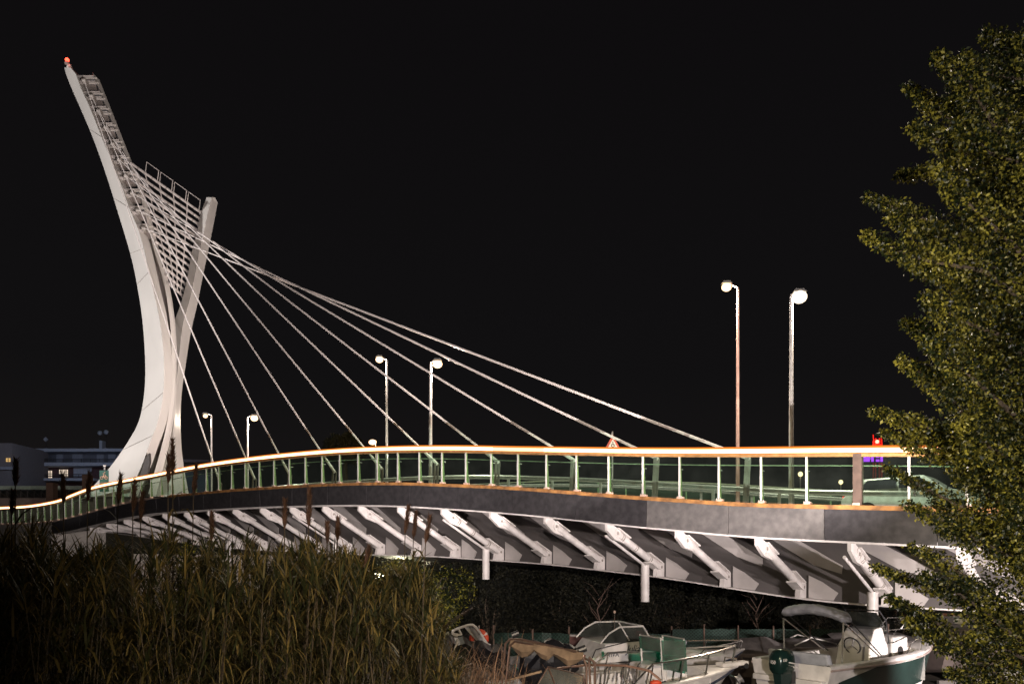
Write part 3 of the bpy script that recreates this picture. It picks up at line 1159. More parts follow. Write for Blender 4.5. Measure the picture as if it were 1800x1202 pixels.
for x0, x1, y0, y1, lit in ((69, 84, 798, 806, 0), (99, 110, 797, 806, 0), (127, 145, 797, 806, 0), (170, 182, 798, 808, 0), (190, 203, 798, 808, 0)):
    f = MB()
    hbox(f, x0, x1, y0, y1 + 6, hb + 2.35, 0.15, SHUT)
    f.build('window', house, True)
for x0, x1, y0, y1, m in ((45, 61, 822, 837, 0), (76, 91, 826, 841, 1), (104, 119, 824, 841, 1), (130, 160, 821, 838, 2)):
    f = MB()
    hbox(f, x0 - .8, x1 + .8, y0 - 1, y1, hb + 1.9, 0.10, FRM if m != 2 else SLAB)
    fo = f.build('window', house, True)
    if m == 2:
        continue
    g = MB()
    if m:
        w = (x1 - x0)
        hbox(g, x0, x0 + w * .52, y0 + 1, y0 + 8.5, hb + 1.84, 0.05, LIT)
        hbox(g, x0 + w * .60, x1, y0 + 1, y0 + 13.5, hb + 1.84, 0.05, LIT)
    else:
        hbox(g, x0, x1, y0, y0 + 3, hb + 1.84, 0.05, SHUT)
        hbox(g, x0, x1, y0 + 4, y1 - 1, hb + 1.84, 0.05, DKG)
    po = g.build('pane', fo)
    shift(po, house)
    if m:
        g = MB()
        for q in (.13, .26, .39, .70, .84):
            hbox(g, x0 + w * q - .35, x0 + w * q + .35, y0 + 1, y0 + 13, hb + 1.76, 0.05, FRM)
        hbox(g, x0, x1, y0 + 4.5, y0 + 5.1, hb + 1.77, 0.04, FRM)
        hbox(g, x0 + w * .6, x1, y0 + 9.5, y0 + 10, hb + 1.77, 0.04, FRM)
        shift(g.build('glazing_bar', fo), house)
mb = MB()
hbox(mb, 174.5, 179.5, 774, 788.2, hb + 3, 1.0, SLAB)
mb.build('chimney', house, True)
light('wall_fill', 'POINT', (G(120, hb - 22, 0).x, hb - 22, 19), 2600, (0.62, 0.74, 1.0), size=1.0)  # added fill light for the dim house front
for px, py, lab in ((175, 760.5, 'left one of two round satellite dishes above the roof'), (186, 759, 'right one of two round satellite dishes above the roof'), (80.5, 772, 'tilted grey antenna panel standing alone on the roof')):
    p = P(px, py, hb + 4)
    t = thing('satellite_dish', lab, 'satellite dish', Vector((p.x, p.y, P(px, 788, hb + 4).z)), 0)
    mb = MB()
    hz = p.z - t.location.z
    mb.tube([(0, 0.1, 0), (0, 0.1, hz)], 0.05, FRM, 6)
    mb.build('mast', t)
    mb = MB()
    rr = Matrix.Rotation(R(90), 3, 'X')
    if px > 100:
        mb.lathe([(0.001, .12), (0.15, .10), (0.27, .04), (0.33, -.06)], SLAB, (0, 0, hz), 16, rr)
    else:
        mb.box((0, 0, hz), (.5, .1, .5), SLAB, rot=Matrix.Rotation(R(45), 3, 'Y'))
    mb.build('dish', t)
# grey house cut by the left edge
h2 = thing('house', 'grey house at the left edge with one small yellow lit window', 'building', G(-5, 100, 6.0))
mb = MB()
hbox(mb, -60, 20.5, 778.5, 945, 101, 8, mat('grey_plaster', (0.16, 0.15, 0.16), 0.9, vary=.1))
mb.build('wall', h2, True)
mb = MB()
hbox(mb, -62, 22, 820, 825, 100.6, .6, SHUT)
mb.build('canopy', h2, True)
mb = MB()
hbox(mb, 10.5, 17.5, 805, 811, 100.9, .2, LITY)
f = mb.build('window', h2, True)
mb = MB()
hbox(mb, 13.7, 14.3, 805, 811, 100.82, .1, FRM)
hbox(mb, 10.5, 17.5, 807.6, 808.2, 100.83, .09, FRM)
shift(mb.build('glazing_bar', f), h2)
light('wall_fill', 'POINT', (G(0, 90, 0).x, 88, 17), 600, (0.75, 0.78, 0.95), size=0.8)  # added fill light on the grey house

# road wall and parapet behind the pylon foot
w = thing('parapet_wall', 'long pale green road parapet behind the pylon foot', 'wall', G(60, 76, 6.0))
mb = MB()
hbox(mb, -60, 160, 853.5, 860, 76, .5, mat('pale_green_metal', (0.40, 0.50, 0.45), 0.5))
mb.build('parapet', w, True)
mb = MB()
hbox(mb, -60, 330, 875, 947, 76.1, .5, mat('retaining_concrete', (0.34, 0.27, 0.25), 0.9))
mb.build('wall_base', w, True)
mb = MB()
for i in range(26):
    x = -60 + i * 12
    mb.tube([P(x, 860, 76.2), P(x, 875, 76.2)], .06, FRM, 5)
    mb.tube([P(x, 863, 76.2), P(x + 12, 875, 76.2)], .035, FRM, 4)
for yy in (862, 874):
    mb.tube([P(-60, yy, 76.2), P(250, yy, 76.2)], .05, FRM, 5)
mb.build('fence_bars', w, True)
mb = MB()
hbox(mb, -60, 330, 861, 875, 76.7, .3, mat('dark_hedge_panel', (0.05, 0.045, 0.04), 0.9))
mb.build('backing', w, True)
light('wall_fill', 'POINT', (G(40, 68, 0).x, 66, 13), 300, (1.0, .86, .78), size=0.6)  # added fill light on the parapet wall
for px, lab in ((87, 'left brown square gate pillar before the apartment house'), (150, 'right brown square gate pillar, nearer to the pylon')):
    mb = MB()
    hbox(mb, px - 6, px + 6, 834 if px > 100 else 848, 880, 74, .8, mat('brown_pillar', (0.10, 0.06, 0.045), 0.8))
    o = mb.build('pillar', None)
    tag(o, lab, 'pillar', 'brown gate pillars')
    o['kind'] = 'thing'

# roof peeking right of the pylon
r2 = thing('house', 'dark house with a long low roof right of the pylon foot', 'building', G(330, 90, 6.0))
mb = MB()
hbox(mb, 300, 372, 812, 905, 91, 6, BLU)
mb.build('wall', r2, True)
mb = MB()
mb.prism([P(300, 812, 90), P(372, 812, 90), P(366, 808, 90), P(312, 806.5, 90)], (0, 7, 0), mat('roof_dark', (0.12, 0.10, 0.10), 0.8))
mb.build('roof', r2, True)

# green cycle route sign
p = P(183, 860, 47.5)
sg = thing('cycle_route_sign', 'dark green sign with a cyclist above a triangle', 'road sign', Vector((p.x, p.y, EYE + 3.0)))
GRN = mat('sign_green', (0.015, 0.10, 0.075), 0.5)
ORL = emis('sign_orange', (0.9, 0.50, 0.33), 0.22)
OR2 = mat('sign_print', (0.75, 0.45, 0.32), 0.5)
z0 = P(0, 864, 47.5).z - sg.location.z
z1 = P(0, 826.5, 47.5).z - sg.location.z
mb = MB()
mb.tube([(0, .06, -.05), (0, .06, z1 + .22)], .04, GALV, 8)
mb.build('pole', sg)
mb = MB()
mb.box((0, 0, (z0 + z1) / 2), (.54, .03, z1 - z0), GRN)
mb.build('panel', sg)
mb = MB()
rx = Matrix.Rotation(R(90), 3, 'X')
zc = z1 - .38
for sx in (-.13, .13):
    mb.torus((sx, -.03, zc - .06), .085, .012, OR2, rx, 16, 5)
for a, b in (((-.13, -.06), (-.03, .07)), ((-.03, .07), (.10, .07)), ((.13, -.06), (.09, .12)), ((-.03, .07), (.02, -.06)), ((.02, -.06), (.13, -.06)), ((-.05, .20), (.07, .17)), ((-.05, .20), (0, .05)), ((0, .05), (.03, -.06))):
    mb.tube([(a[0], -.03, zc + a[1]), (b[0], -.03, zc + b[1])], .013, OR2, 5)
mb.ball((.05, -.03, zc + .27), .035, OR2, 8)
mb.build('cyclist_symbol', sg)
mb = MB()
zt = z1 - .95
mb.prism([(-.18, -.016, zt - .14), (.18, -.016, zt - .14), (0, -.016, zt + .17)], (0, -.008, 0), OR2)
mb.prism([(-.11, -.026, zt - .10), (.11, -.026, zt - .10), (0, -.026, zt + .09)], (0, -.004, 0), GRN)
mb.box((0, -.032, zt - .02), (.03, .006, .10), OR2)
mb.build('triangle_symbol', sg)
mb = MB()
mb.box((0, -.018, z1 - .74), (.50, .006, .02), OR2)
mb.build('divider', sg)
mb = MB()
mb.lathe([(0.001, 0), (.07, .0), (.09, .10), (.001, .12)], WHITE, (0, .06, z1 + .22), 10)
mb.build('top_cap', sg)

# ================================================================== far right: mast with red lamp, purple sign
t = thing('red_lit_mast', 'small lattice mast glowing red above the railing', 'mast', G(1542, 70, 0))
mb = MB()
REDE = mat('red_mast_paint', (0.6, 0.06, 0.04), 0.5)
for x in (1535, 1539, 1546, 1550):
    mb.tube([G(x, 70, 0), P(x, 764 if x in (1535, 1550) else 770, 70)], .07, REDE, 5)
for y in (781, 776, 787, 795, 803):
    mb.tube([P(1535, y, 70), P(1550, y, 70)], .06, REDE, 5)
mb.build('lattice', t, True)
mb = MB()
mb.ball(P(1542, 776, 69.8), .17, emis('red_lamp', (1.0, .12, .08), 9.0), 8)
mb.build('lamp', t, True)
light('mast_glow', 'POINT', P(1542, 776, 69.2), 90, (1, .07, .04), size=.2)
t = thing('shop_sign', 'purple lit sign seen through the glass railing', 'sign', P(1536, 812, 60))
mb = MB()
hbox(mb, 1514, 1560, 796, 813, 60.05, .2, BLACKM)
mb.tube([P(1516, 812, 60.2), G(1516, 60.2, 0)], .08, FRM, 5)
mb.tube([P(1557, 812, 60.2), G(1557, 60.2, 0)], .08, FRM, 5)
mb.build('board', t, True)
PURP = emis('purple_tube', (0.42, 0.05, 0.95), 1.8)
mb = MB()
for x0, x1, y0, y1 in ((1517, 1529, 801, 811), (1532, 1536, 801, 811), (1540, 1546, 801, 804), (1540, 1546, 807, 811), (1548, 1552, 801, 811), (1529, 1532, 805, 806.5)):
    hbox(mb, x0, x1, y0, y1, 60.0, .05, PURP)
mb.build('lit_letters', t, True)
# a low building with lit window wall under the right end of the bridge
b2 = thing('low_building', 'low building with orange walls and window bays under the bridge', 'building', G(1720, 44, 0))
mb = MB()
hbox(mb, 1612, 1900, 1064, 1096, 44, 5, mat('orange_plaster', (0.42, 0.20, 0.12), 0.85))
mb.build('wall', b2, True)
for x in (1634, 1647, 1690):
    f = MB()
    hbox(f, x, x + 11.5, 1067, 1083, 43.9, .12, mat('pink_frame', (0.55, 0.36, 0.33), 0.6))
    fo = f.build('window', b2, True)
    g = MB()
    hbox(g, x + 1.5, x + 10, 1068, 1083, 43.84, .08, DKG)
    shift(g.build('pane', fo), b2)
f = MB()
hbox(f, 1706, 1724, 1069, 1083, 43.8, .1, WHP)
fo = f.build('sign_board', b2, True)
pp = P(1715, 1076.5, 43.73)
text('lettering', 'N', .42, BLACKM, fo, pp - b2.location, (R(90), 0, 0), ext=.01)
mb = MB()
hbox(mb, 1612, 1900, 1061, 1066, 43.5, 1.0, WHITE)
mb.build('eaves', b2, True)
light('yard_light', 'POINT', (G(1690, 40, 0).x, 40, 2.3), 60, (1, .8, .62), size=.2)
mb = MB()
hbox(mb, 1538, 1900, 1083, 1096, 41, .3, mat('grey_low_wall', (0.16, 0.15, 0.15), 0.85))
hbox(mb, 1538, 1900, 1096, 1128, 41.02, .26, mat('grey_low_wall', (0.16, 0.15, 0.15), 0.85))
tag(mb.build('low_wall'), 'grey low wall behind the boats under the right end', 'wall')

# ================================================================== pale car on the bridge
def car(X, w, label, paint):
    t = thing('parked_car', label, 'car', bp(X, w, zb(X) + 0.02), AZ)
    prof = [(-2.1, .35), (-2.15, .75), (-1.95, 1.0), (-1.45, 1.42), (.35, 1.45), (1.0, .98), (1.95, .80), (2.1, .45), (2.0, .25), (-2.0, .25)]
    mb = MB()
    secs = []
    for y, k in ((-.85, .93), (-.80, 1), (.80, 1), (.85, .93)):
        secs.append([Vector((x, y * (1 if z < .99 else .84), .25 + (z - .25) * (k if z > 1 else 1))) for x, z in prof])
    mb.loft(secs, paint)
    mb.build('body', t, bevel=.03)
    for s in (-1, 1):
        mb = MB()
        yy = s * .80
        y2 = s * .72
        for q in ([(-1.60, 1.05), (-1.32, 1.36), (-.42, 1.38), (-.42, 1.05)], [(-.34, 1.05), (-.34, 1.38), (.25, 1.38), (.78, 1.05)]):
            mb.prism([Vector((x, (yy if z < 1.1 else y2) * 1.05, z)) for x, z in q], (0, s * .01, 0), DKG)
        mb.build('side_window', t)
    for x in (-1.3, 1.35):
        for s in (-1, 1):
            mb = MB()
            rr = Matrix.Rotation(R(90), 3, 'X')
            mb.lathe([(.001, -.1), (.2, -.1), (.32, -.08), (.32, .08), (.2, .1), (.001, .1)], BLACKM, (x, s * .80, .32), 20, rr)
            wo = mb.build('wheel', t, smooth=True)
            mb = MB()
            mb.lathe([(.001, 0), (.19, 0)], GALV, (x, s * .905, .32), 14, rr)
            for k in range(5):
                a = k * 2 * math.pi / 5
                mb.beam((x, s * .91, .32), (x + .18 * math.cos(a), s * .91, .32 + .18 * math.sin(a)), .03, .04, GALV)
            mb.build('rim', wo)
    for s in (-.55, .55):
        mb = MB()
        mb.box((2.04, s, .66), (.08, .32, .14), emis('headlamp', (1, .9, .75), 3.0))
        mb.build('headlight', t)
        mb = MB()
        mb.box((-2.12, s, .80), (.06, .26, .18), emis('tail_lamp', (1, .05, .03), 1.5))
        mb.build('tail_light', t)
    return t


car(stat(1612, 8.6), 8.6, 'white car on the bridge, seen through the glass by the tree', mat('pale_car_paint', (0.68, 0.74, 0.73), 0.3))

# ================================================================== abutment
mb = MB()
ab = thing('bridge_abutment', 'pale lit concrete abutment under the left end of the deck', 'abutment', G(450, 47, 0))
ABM = mat('lit_abutment_concrete', (0.55, 0.50, 0.46), 0.85, vary=.12, scale=.6, bump=.2)
mb.prism([G(235, 47, .0), G(235, 47, 3.9), P(420, 975, 46), P(740, 982, 45), G(760, 45, 0)], (3, 6, 0), ABM)
mb.build('wall', ab, True)
for x in (300, 380, 460, 540, 620, 700):
    mb = MB()
    hbox(mb, x, x + 1.4, 986, 1070, 45.2, .5, SEAM)
    mb.build('joint', ab, True)
fl_ = thing('floodlight', 'bright yellowish floodlight under the bridge behind the reeds', 'floodlight', P(668, 1012, 38))
mb = MB()
mb.box((0, 0, 0), (.5, .25, .35), BLACKM)
mb.tube([(0, .1, -.1), (0, .1, -(fl_.location.z))], .04, GALV, 6)
mb.build('housing', fl_)
mb = MB()
mb.box((0, -.14, 0), (.42, .03, .28), emis('floodlight_glass', (1.0, .95, .70), 25.0))
mb.build('lens', fl_)
light('floodlight_beam', 'POINT', P(704, 1012, 39.0), 1100, (1.0, .95, .62), size=.2)

# ================================================================== vegetation
LEAF = leafmat('tree_leaves', (0.25, 0.23, 0.035), (0.012, 0.020, 0.006), tr=.25, rough=.42, lo=.46, hi=.66, scale=1.7, isl=.38)  # lit specks and dark shade in the foliage are put into the colours
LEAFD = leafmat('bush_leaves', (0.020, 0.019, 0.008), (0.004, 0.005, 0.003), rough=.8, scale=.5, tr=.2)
REEDL = leafmat('reed_leaves', (0.20, 0.145, 0.045), (0.026, 0.030, 0.009), tr=.3, lo=.45, hi=.85)
DRYL = leafmat('dry_grass', (0.34, 0.21, 0.13), (0.12, 0.07, 0.045), tr=.2)
PLUME = leafmat('reed_plume', (0.13, 0.07, 0.045), (0.055, 0.030, 0.02), tr=.3)
STEM = mat('reed_stem', (0.045, 0.032, 0.018), 0.7, vary=.45)
BARK = mat('bark', (0.085, 0.065, 0.045), 0.9, vary=.3, bump=.5)


def leaf(vs, fs, c, r, u, L, W):
    """small pointed leaf: 4 corner diamond bent along its length"""
    o = len(vs)
    n = u.cross(r)
    if n.length > 1e-5:
        n.normalize()
    vs += [c, c + u * L * .45 + r * W * .5 - n * L * .05, c + u * L - n * L * .18, c + u * L * .45 - r * W * .5 - n * L * .05]
    fs += [(o, o + 1, o + 2), (o, o + 2, o + 3)]


def rv(rn, s=1.0):
    while True:
        v = Vector((rn.uniform(-1, 1), rn.uniform(-1, 1), rn.uniform(-1, 1)))
        if 0.05 < v.length < 1:
            return v * s


def sprigs(rn, vs, fs, pts, rads, n, L):
    """leaf clusters scattered round a limb whose radius varies along it"""
    k = len(pts) - 1
    for _ in range(n):
        t = rn.random() ** .9
        q = t * k
        i = min(k - 1, int(q))
        c = pts[i].lerp(pts[i + 1], q - i)
        rad = rads[i] + (rads[i + 1] - rads[i]) * (q - i)
        c = c + rv(rn, rad)
        for _k in range(rn.randint(2, 4)):
            u = rv(rn).normalized()
            u.z -= .25
            u.normalize()
            r = rv(rn).cross(u)
            if r.length < .05:
                continue
            r.normalize()
            l = L * rn.uniform(.6, 1.25)
            leaf(vs, fs, c + rv(rn, L * 1.2), r, u, l, l * .62)


def mesh_part(name, vs, fs, m, parent):
    b = MB()
    b.add(vs, fs, m)
    return b.build(name, parent)


# --- right foreground tree
rn = random.Random(11)
TY = 10.5
tb = Vector((G(1890, TY, 0).x, TY, 0))
tree = thing('broadleaf_tree', 'large leafy tree filling the right edge in front of the boats', 'tree', tb)
mb = MB()
tr_pts = [Vector((0, 0, -.05)), Vector((-.05, .05, 1.6)), Vector((.1, 0, 3.6)), Vector((.05, .1, 6.0)), Vector((-.1, 0, 8.2)), Vector((-.2, 0, 10.4))]
mb.tube(tr_pts, [.26, .22, .19, .15, .10, .04], BARK, 12)
mb.build('trunk', tree, smooth=True)
tips = [(1732, 58, .25), (1643, 96, .2), (1694, 96, .2), (1594, 153, .17), (1600, 222, .22), (1660, 180, .3), (1735, 130, .4), (1690, 215, .3),
        (1645, 300, .22), (1576, 308, .15), (1520, 346, .15), (1518, 411, .17), (1560, 380, .2), (1600, 465, .22), (1620, 400, .3), (1590, 565, .22), (1625, 520, .3), (1700, 330, .35),
        (1583, 632, .2), (1630, 600, .3), (1640, 670, .3), (1532, 722, .12), (1580, 735, .2), (1550, 757, .12), (1620, 740, .25), (1650, 780, .22),
        (1557, 822, .10), (1680, 830, .25), (1590, 885, .13), (1640, 880, .2), (1535, 996, .10), (1600, 960, .15), (1650, 930, .22), (1560, 1050, .10), (1620, 1010, .2),
        (1590, 1088, .12), (1680, 1020, .22), (1665, 1180, .14), (1700, 1120, .2), (1740, 1080, .25), (1730, 1190, .15), (1750, 950, .3), (1720, 700, .4), (1740, 600, .45),
        (1745, 480, .45), (1745, 400, .45), (1740, 250, .3), (1790, 160, .5), (1780, 300, .5), (1790, 540, .5), (1790, 780, .45), (1780, 880, .4), (1795, 1000, .3),
        (1790, 1130, .25), (1760, 820, .35), (1690, 560, .4), (1680, 480, .35), (1690, 640, .35), (1690, 740, .35), (1770, 80, .35)]
vs, fs = [], []
bv = MB()
for (px, py, r_) in tips:
    Yt = TY + rn.uniform(-1.3, 1.0)
    tip = P(px, py, Yt) - tb
    z0 = max(.8, tip.z - rn.uniform(.4, 1.4) - .18 * abs(tip.x))
    root = Vector((0, 0, min(10, z0)))
    mid = root.lerp(tip, .5) + Vector((0, rn.uniform(-.2, .2), rn.uniform(.0, .35)))
    q = root.lerp(tip, .78) + Vector((0, 0, rn.uniform(.0, .15)))
    bv.tube([root, mid, q, tip], [.05, .03, .018, .006], BARK, 6)
    L = (tip - root).length
    n = int(170 + 280 * L * (.4 + r_ * 2.2))
    sprigs(rn, vs, fs, [root.lerp(mid, .45), mid, q, tip], [r_ * 2.0, r_ * 1.8, r_ * 1.0, r_ * .22], n, .052)
bv.build('branches', tree)
cr = mesh_part('crown', vs, fs, LEAF, tree)


# --- dark bushes and trees beyond the boats
def bush_mesh(seed, W, H, n, L=.13, m=LEAFD):
    rn = random.Random(seed)
    vs, fs = [], []
    blobs = [(Vector((rn.uniform(-W, W) * .7, rn.uniform(-W, W) * .5, H * rn.uniform(.2, .8))), rn.uniform(.3, .55) * W) for _ in range(11)]
    for _ in range(n):
        c, r = rn.choice(blobs)
        d = rv(rn).normalized() * r * rn.uniform(.55, 1.05)
        p = c + Vector((d.x, d.y, d.z * .9))
        if p.z < .05:
            continue
        for k in range(3):
            u = rv(rn).normalized()
            rr = rv(rn).cross(u)
            if rr.length < .05:
                continue
            l = L * rn.uniform(.6, 1.3)
            leaf(vs, fs, p + rv(rn, L), rr.normalized(), u, l, l * .5)
    b = MB()
    b.add(vs, fs, m)
    return b


bprotos = []
spots = [(742, 34, 3.6), (800, 38, 4.0), (860, 36, 3.7), (925, 37, 3.8), (990, 34, 3.5), (1060, 35, 3.5), (1130, 33, 3.3), (1200, 34, 3.4), (1270, 32, 3.1), (1345, 33, 3.1), (1420, 31, 2.9), (1500, 32, 2.8), (1580, 31, 2.6), (700, 40, 4.2)]
blab = ['lit yellow green bush beside the underdeck floodlight', 'dark bush right of the lit one under the bridge', 'dark bush behind the lifebuoy boat',
        'dark bush above the crumpled green mesh fence', 'dark bush behind the rolled bimini boat', 'dark bush left of the cabin cruiser windscreen', 'dark bush straight behind the cabin cruiser windscreen',
        'dark bush behind the bow rails', 'dark bush above the first long stretch of green fence', 'dark bush behind the covered boat', 'dark bush behind the grey bimini',
        'dark bush left of the big vertical drain pipe', 'dark bush right of the big drain pipe', 'bush behind the reeds by the abutment']
for i, (px, Y, H) in enumerate(spots):
    root = thing('bush', blab[i], 'bush', G(px, Y, 0), i * 1.3, 'bushes on the bank under the bridge')
    if i < 4:
        o = bush_mesh(20 + i, 2.0, 3.4, 5200, m=LEAF if i == 0 else LEAFD).build('foliage', root)  # first bush gets brighter leaves, the floodlight on it put into the colour
        mb = MB()
        rr_ = random.Random(i)
        for k in range(7):
            a = k * .9
            mb.tube([(0.1 * math.cos(a), .1 * math.sin(a), -.05), (.5 * math.cos(a), .5 * math.sin(a), 1.4), (1.0 * math.cos(a + .3), .9 * math.sin(a + .3), 2.7)], [.05, .03, .01], BARK, 5)
        s_ = mb.build('stems', root)
        bprotos.append((o, s_))
    else:
        for q in bprotos[1 + i % 3]:
            c = q.copy()
            COL.objects.link(c)
            c.parent = root
    root.scale = (H / 3.4, H / 3.4, H / 3.5)
# pale bare stems in front of the bushes
for px, Y, top, lab in ((1052, 29, 1035, 'thin pale bare sapling left of the cabin cruiser'), (1330, 27.5, 1045, 'thin bare sapling behind the green fence on the right')):
    t = thing('bare_sapling', lab, 'sapling', G(px, Y, 0))
    mb = MB()
    H = EYE + (HZ - top) * Y / F
    rr_ = random.Random(px)
    main = [Vector((0, 0, -.05)), Vector((.12, 0, H * .4)), Vector((-.05, 0, H * .7)), Vector((.25, 0, H))]
    mb.tube(main, [.045, .035, .022, .006], mat('pale_bark', (0.11, 0.07, 0.055), .8), 6)
    mb.build('trunk', t)
    mb = MB()
    for k in range(9):
        z = H * rr_.uniform(.3, .95)
        s = rr_.choice((-1, 1))
        mb.tube([Vector((0, 0, z)), Vector((s * .25, rr_.uniform(-.2, .2), z + .35)), Vector((s * rr_.uniform(.3, .8), 0, z + rr_.uniform(.4, .9)))], [.016, .01, .003], MATS['pale_bark'], 5)
    mb.build('twigs', t)

# round distant treetop
t = thing('stone_pine', 'round treetop of a distant pine above the bridge railing', 'tree', G(606, 95, 0))
pt = MB()
pt.tube([(0, 0, -.1), (.2, 0, 8), (0, 0, 15.5)], [.5, .4, .3], BARK, 8)
pt.build('trunk', t)
rn = random.Random(5)
vs, fs = [], []
cz = P(0, 790, 95).z
for _ in range(6500):
    d = rv(rn).normalized() * rn.uniform(.75, 1.0)
    c = Vector((d.x * 2.6, d.y * 2.6, cz + d.z * 1.9 + .25 * math.sin(d.x * 9) * math.cos(d.z * 7)))
    for k in range(2):
        u = rv(rn).normalized()
        rr_ = rv(rn).cross(u)
        if rr_.length > .05:
            leaf(vs, fs, c + rv(rn, .15), rr_.normalized(), u, .22, .09)
mesh_part('crown', vs, fs, leafmat('pine_needles', (0.10, 0.085, 0.03), (0.05, 0.05, 0.02)), t)


# --- giant reeds in the left foreground
def blade(vs, fs, p, dirv, L, W, droop, n=4):
    """long arching blade"""
    d = Vector(dirv).normalized()
    side = d.cross(Vector((0, 0, 1)))
    if side.length < .05:
        side = Vector((1, 0, 0))
    side.normalize()
    o = len(vs)
    c = Vector(p)
    for i in range(n + 1):
        t = i / n
        w = W * (1 - t) ** .7 * (0.55 + .9 * min(t * 3, .5)) if i < n else 0
        vs.append(c + side * w * .5)
        vs.append(c - side * w * .5)
        dd = (d + Vector((0, 0, -droop * t * 1.6))).normalized()
        c = c + dd * (L / n)
    for i in range(n):
        a = o + 2 * i
        fs.append((a, a + 1, a + 3, a + 2))


TOPS = [(-40, 915), (0, 925), (30, 905), (60, 890), (90, 925), (130, 930), (165, 925), (200, 915), (235, 935), (270, 915), (300, 900), (330, 925), (360, 930), (395, 930), (425, 898), (455, 935),
        (480, 925), (520, 935), (545, 915), (580, 940), (615, 925), (650, 965), (690, 965), (720, 950), (745, 975), (762, 1030), (790, 1110)]
rn = random.Random(42)
vs, fs = [], []
sv = MB()


def reed(px, top, Y, lean, dens=1.0):
    base = G(px, Y, 0) - Vector((lean * .9, 0, 0))
    H = EYE + (HZ - top) * Y / F
    H = max(H, .8)
    tip = Vector((G(px, Y).x, Y + rn.uniform(-.3, .3), H - .34))
    mid = base.lerp(tip, .5) - Vector((lean * .15, 0, 0))
    sv.tube([base, mid, tip], [.009, .007, .004], STEM, 4)
    for i in range(9):
        a = rn.uniform(0, 2 * math.pi)
        blade(vs, fs, tip - Vector((0, 0, rn.uniform(0, .25))), (math.cos(a), math.sin(a), rn.uniform(.5, 2.6)), rn.uniform(.28, .48), rn.uniform(.018, .032), rn.uniform(.1, .8), 4)
    n = int(H * 21 * dens)
    for i in range(n):
        t = rn.uniform(.12, 1) ** .8
        p = base.lerp(mid, t * 2) if t < .5 else mid.lerp(tip, t * 2 - 1)
        a = rn.uniform(0, 2 * math.pi)
        up = rn.uniform(.5, 1.3) + (1.0 if t > .9 else 0)
        L = rn.uniform(.22, .50)
        blade(vs, fs, p, (math.cos(a), math.sin(a), up * rn.choice((.2, .7, 1))), L, rn.uniform(.009, .022), rn.uniform(.3, 2.4))


for i in range(520):
    px = -60 + 850 * ((i * .618034) % 1.0) + rn.uniform(-8, 8)
    Y = rn.uniform(8.0, 12.5)
    top = interp(TOPS, px) + abs(rn.gauss(0, 34)) + (0 if rn.random() < .35 else rn.uniform(0, 70))
    if px > 640 and rn.random() < .25:
        continue
    if 190 < px < 450:
        top += abs(rn.gauss(0, 70))
    reed(px, top, Y, rn.gauss(.15, .45))
# crests that make the spiky outline
for px, top in TOPS:
    for k in range(7 if px < 190 or px > 480 else 4):
        reed(px + rn.uniform(-16, 16), top + rn.uniform(-6, 20), rn.uniform(9, 10.5), rn.uniform(0, .3), 1.2)
b = MB()
b.add(vs, fs, REEDL)
b.v += []
o = len(b.v)
b.add(sv.v, sv.f, STEM)
rb = b.build('reed_bed')
tag(rb, 'dense dark bed of giant reeds covering the left foreground', 'reed bed', kind='stuff')
# low undergrowth filling the foot of the reeds
vs, fs = [], []
for i in range(5200):
    px = rn.uniform(-80, 760)
    Y = rn.uniform(7.6, 13)
    zmax = EYE + (HZ - 1080) * Y / F
    p = G(px, Y, rn.uniform(.1, max(.4, zmax)))
    a = rn.uniform(0, 6.28)
    blade(vs, fs, p, (math.cos(a), math.sin(a), rn.uniform(.3, 1.6)), rn.uniform(.25, .5), rn.uniform(.02, .04), rn.uniform(.4, 1.2), 3)
b = MB()
b.add(vs, fs, REEDL)
tag(b.build('undergrowth'), 'tangled dark grass at the foot of the reeds', 'undergrowth', kind='stuff')

# flowering reeds standing above the bed: things with stem, leaves and plume
PL = [(27, 812, 855, 0), (22, 868, 905, 2), (110, 838, 885, -3), (157, 834, 880, 5), (212, 838, 885, 8), (237, 850, 900, 6), (250, 872, 915, 5), (296, 805, 850, 1), (303, 776, 835, -1), (344, 822, 872, 7),
      (500, 884, 930, 0), (543, 862, 925, 1), (594, 915, 950, 2), (717, 896, 938, 9), (731, 904, 946, 8), (755, 914, 955, 13), (648, 965, 1000, 12), (372, 905, 950, 0), (825, 1070, 1098, 58), (700, 1050, 1085, 16), (575, 925, 955, 0)]
PLAB = ['tall brown reed plume at the far left before the small lit house', 'short reed plume low at the left edge', 'thin reed plume crossing the curve of the lit handrail',
        'reed plume left of the green cycle sign', 'dark leaning plume below the pylon foot', 'leaning plume just right of the pylon sign reeds', 'shorter reed plume at the dip of the fascia',
        'slim plume standing before the pylon base', 'tallest slim plume overlapping the pylon base', 'leaning plume against the railing right of the pylon',
        'single upright plume over the fascia, left of the tall one', 'tall upright plume crossing the dark fascia', 'small plume under the fascia before a strut',
        'first of three leaning plumes at the right end of the reeds', 'middle of three leaning plumes at the right end of the reeds', 'outermost plume leaning right at the end of the reeds',
        'pale plume beside the bright floodlight', 'narrow dark plume before the left struts', 'long feathery plume leaning far right over the dry grass', 'thick brown plume inside the right part of the reeds',
        'faint reddish plume between two struts']
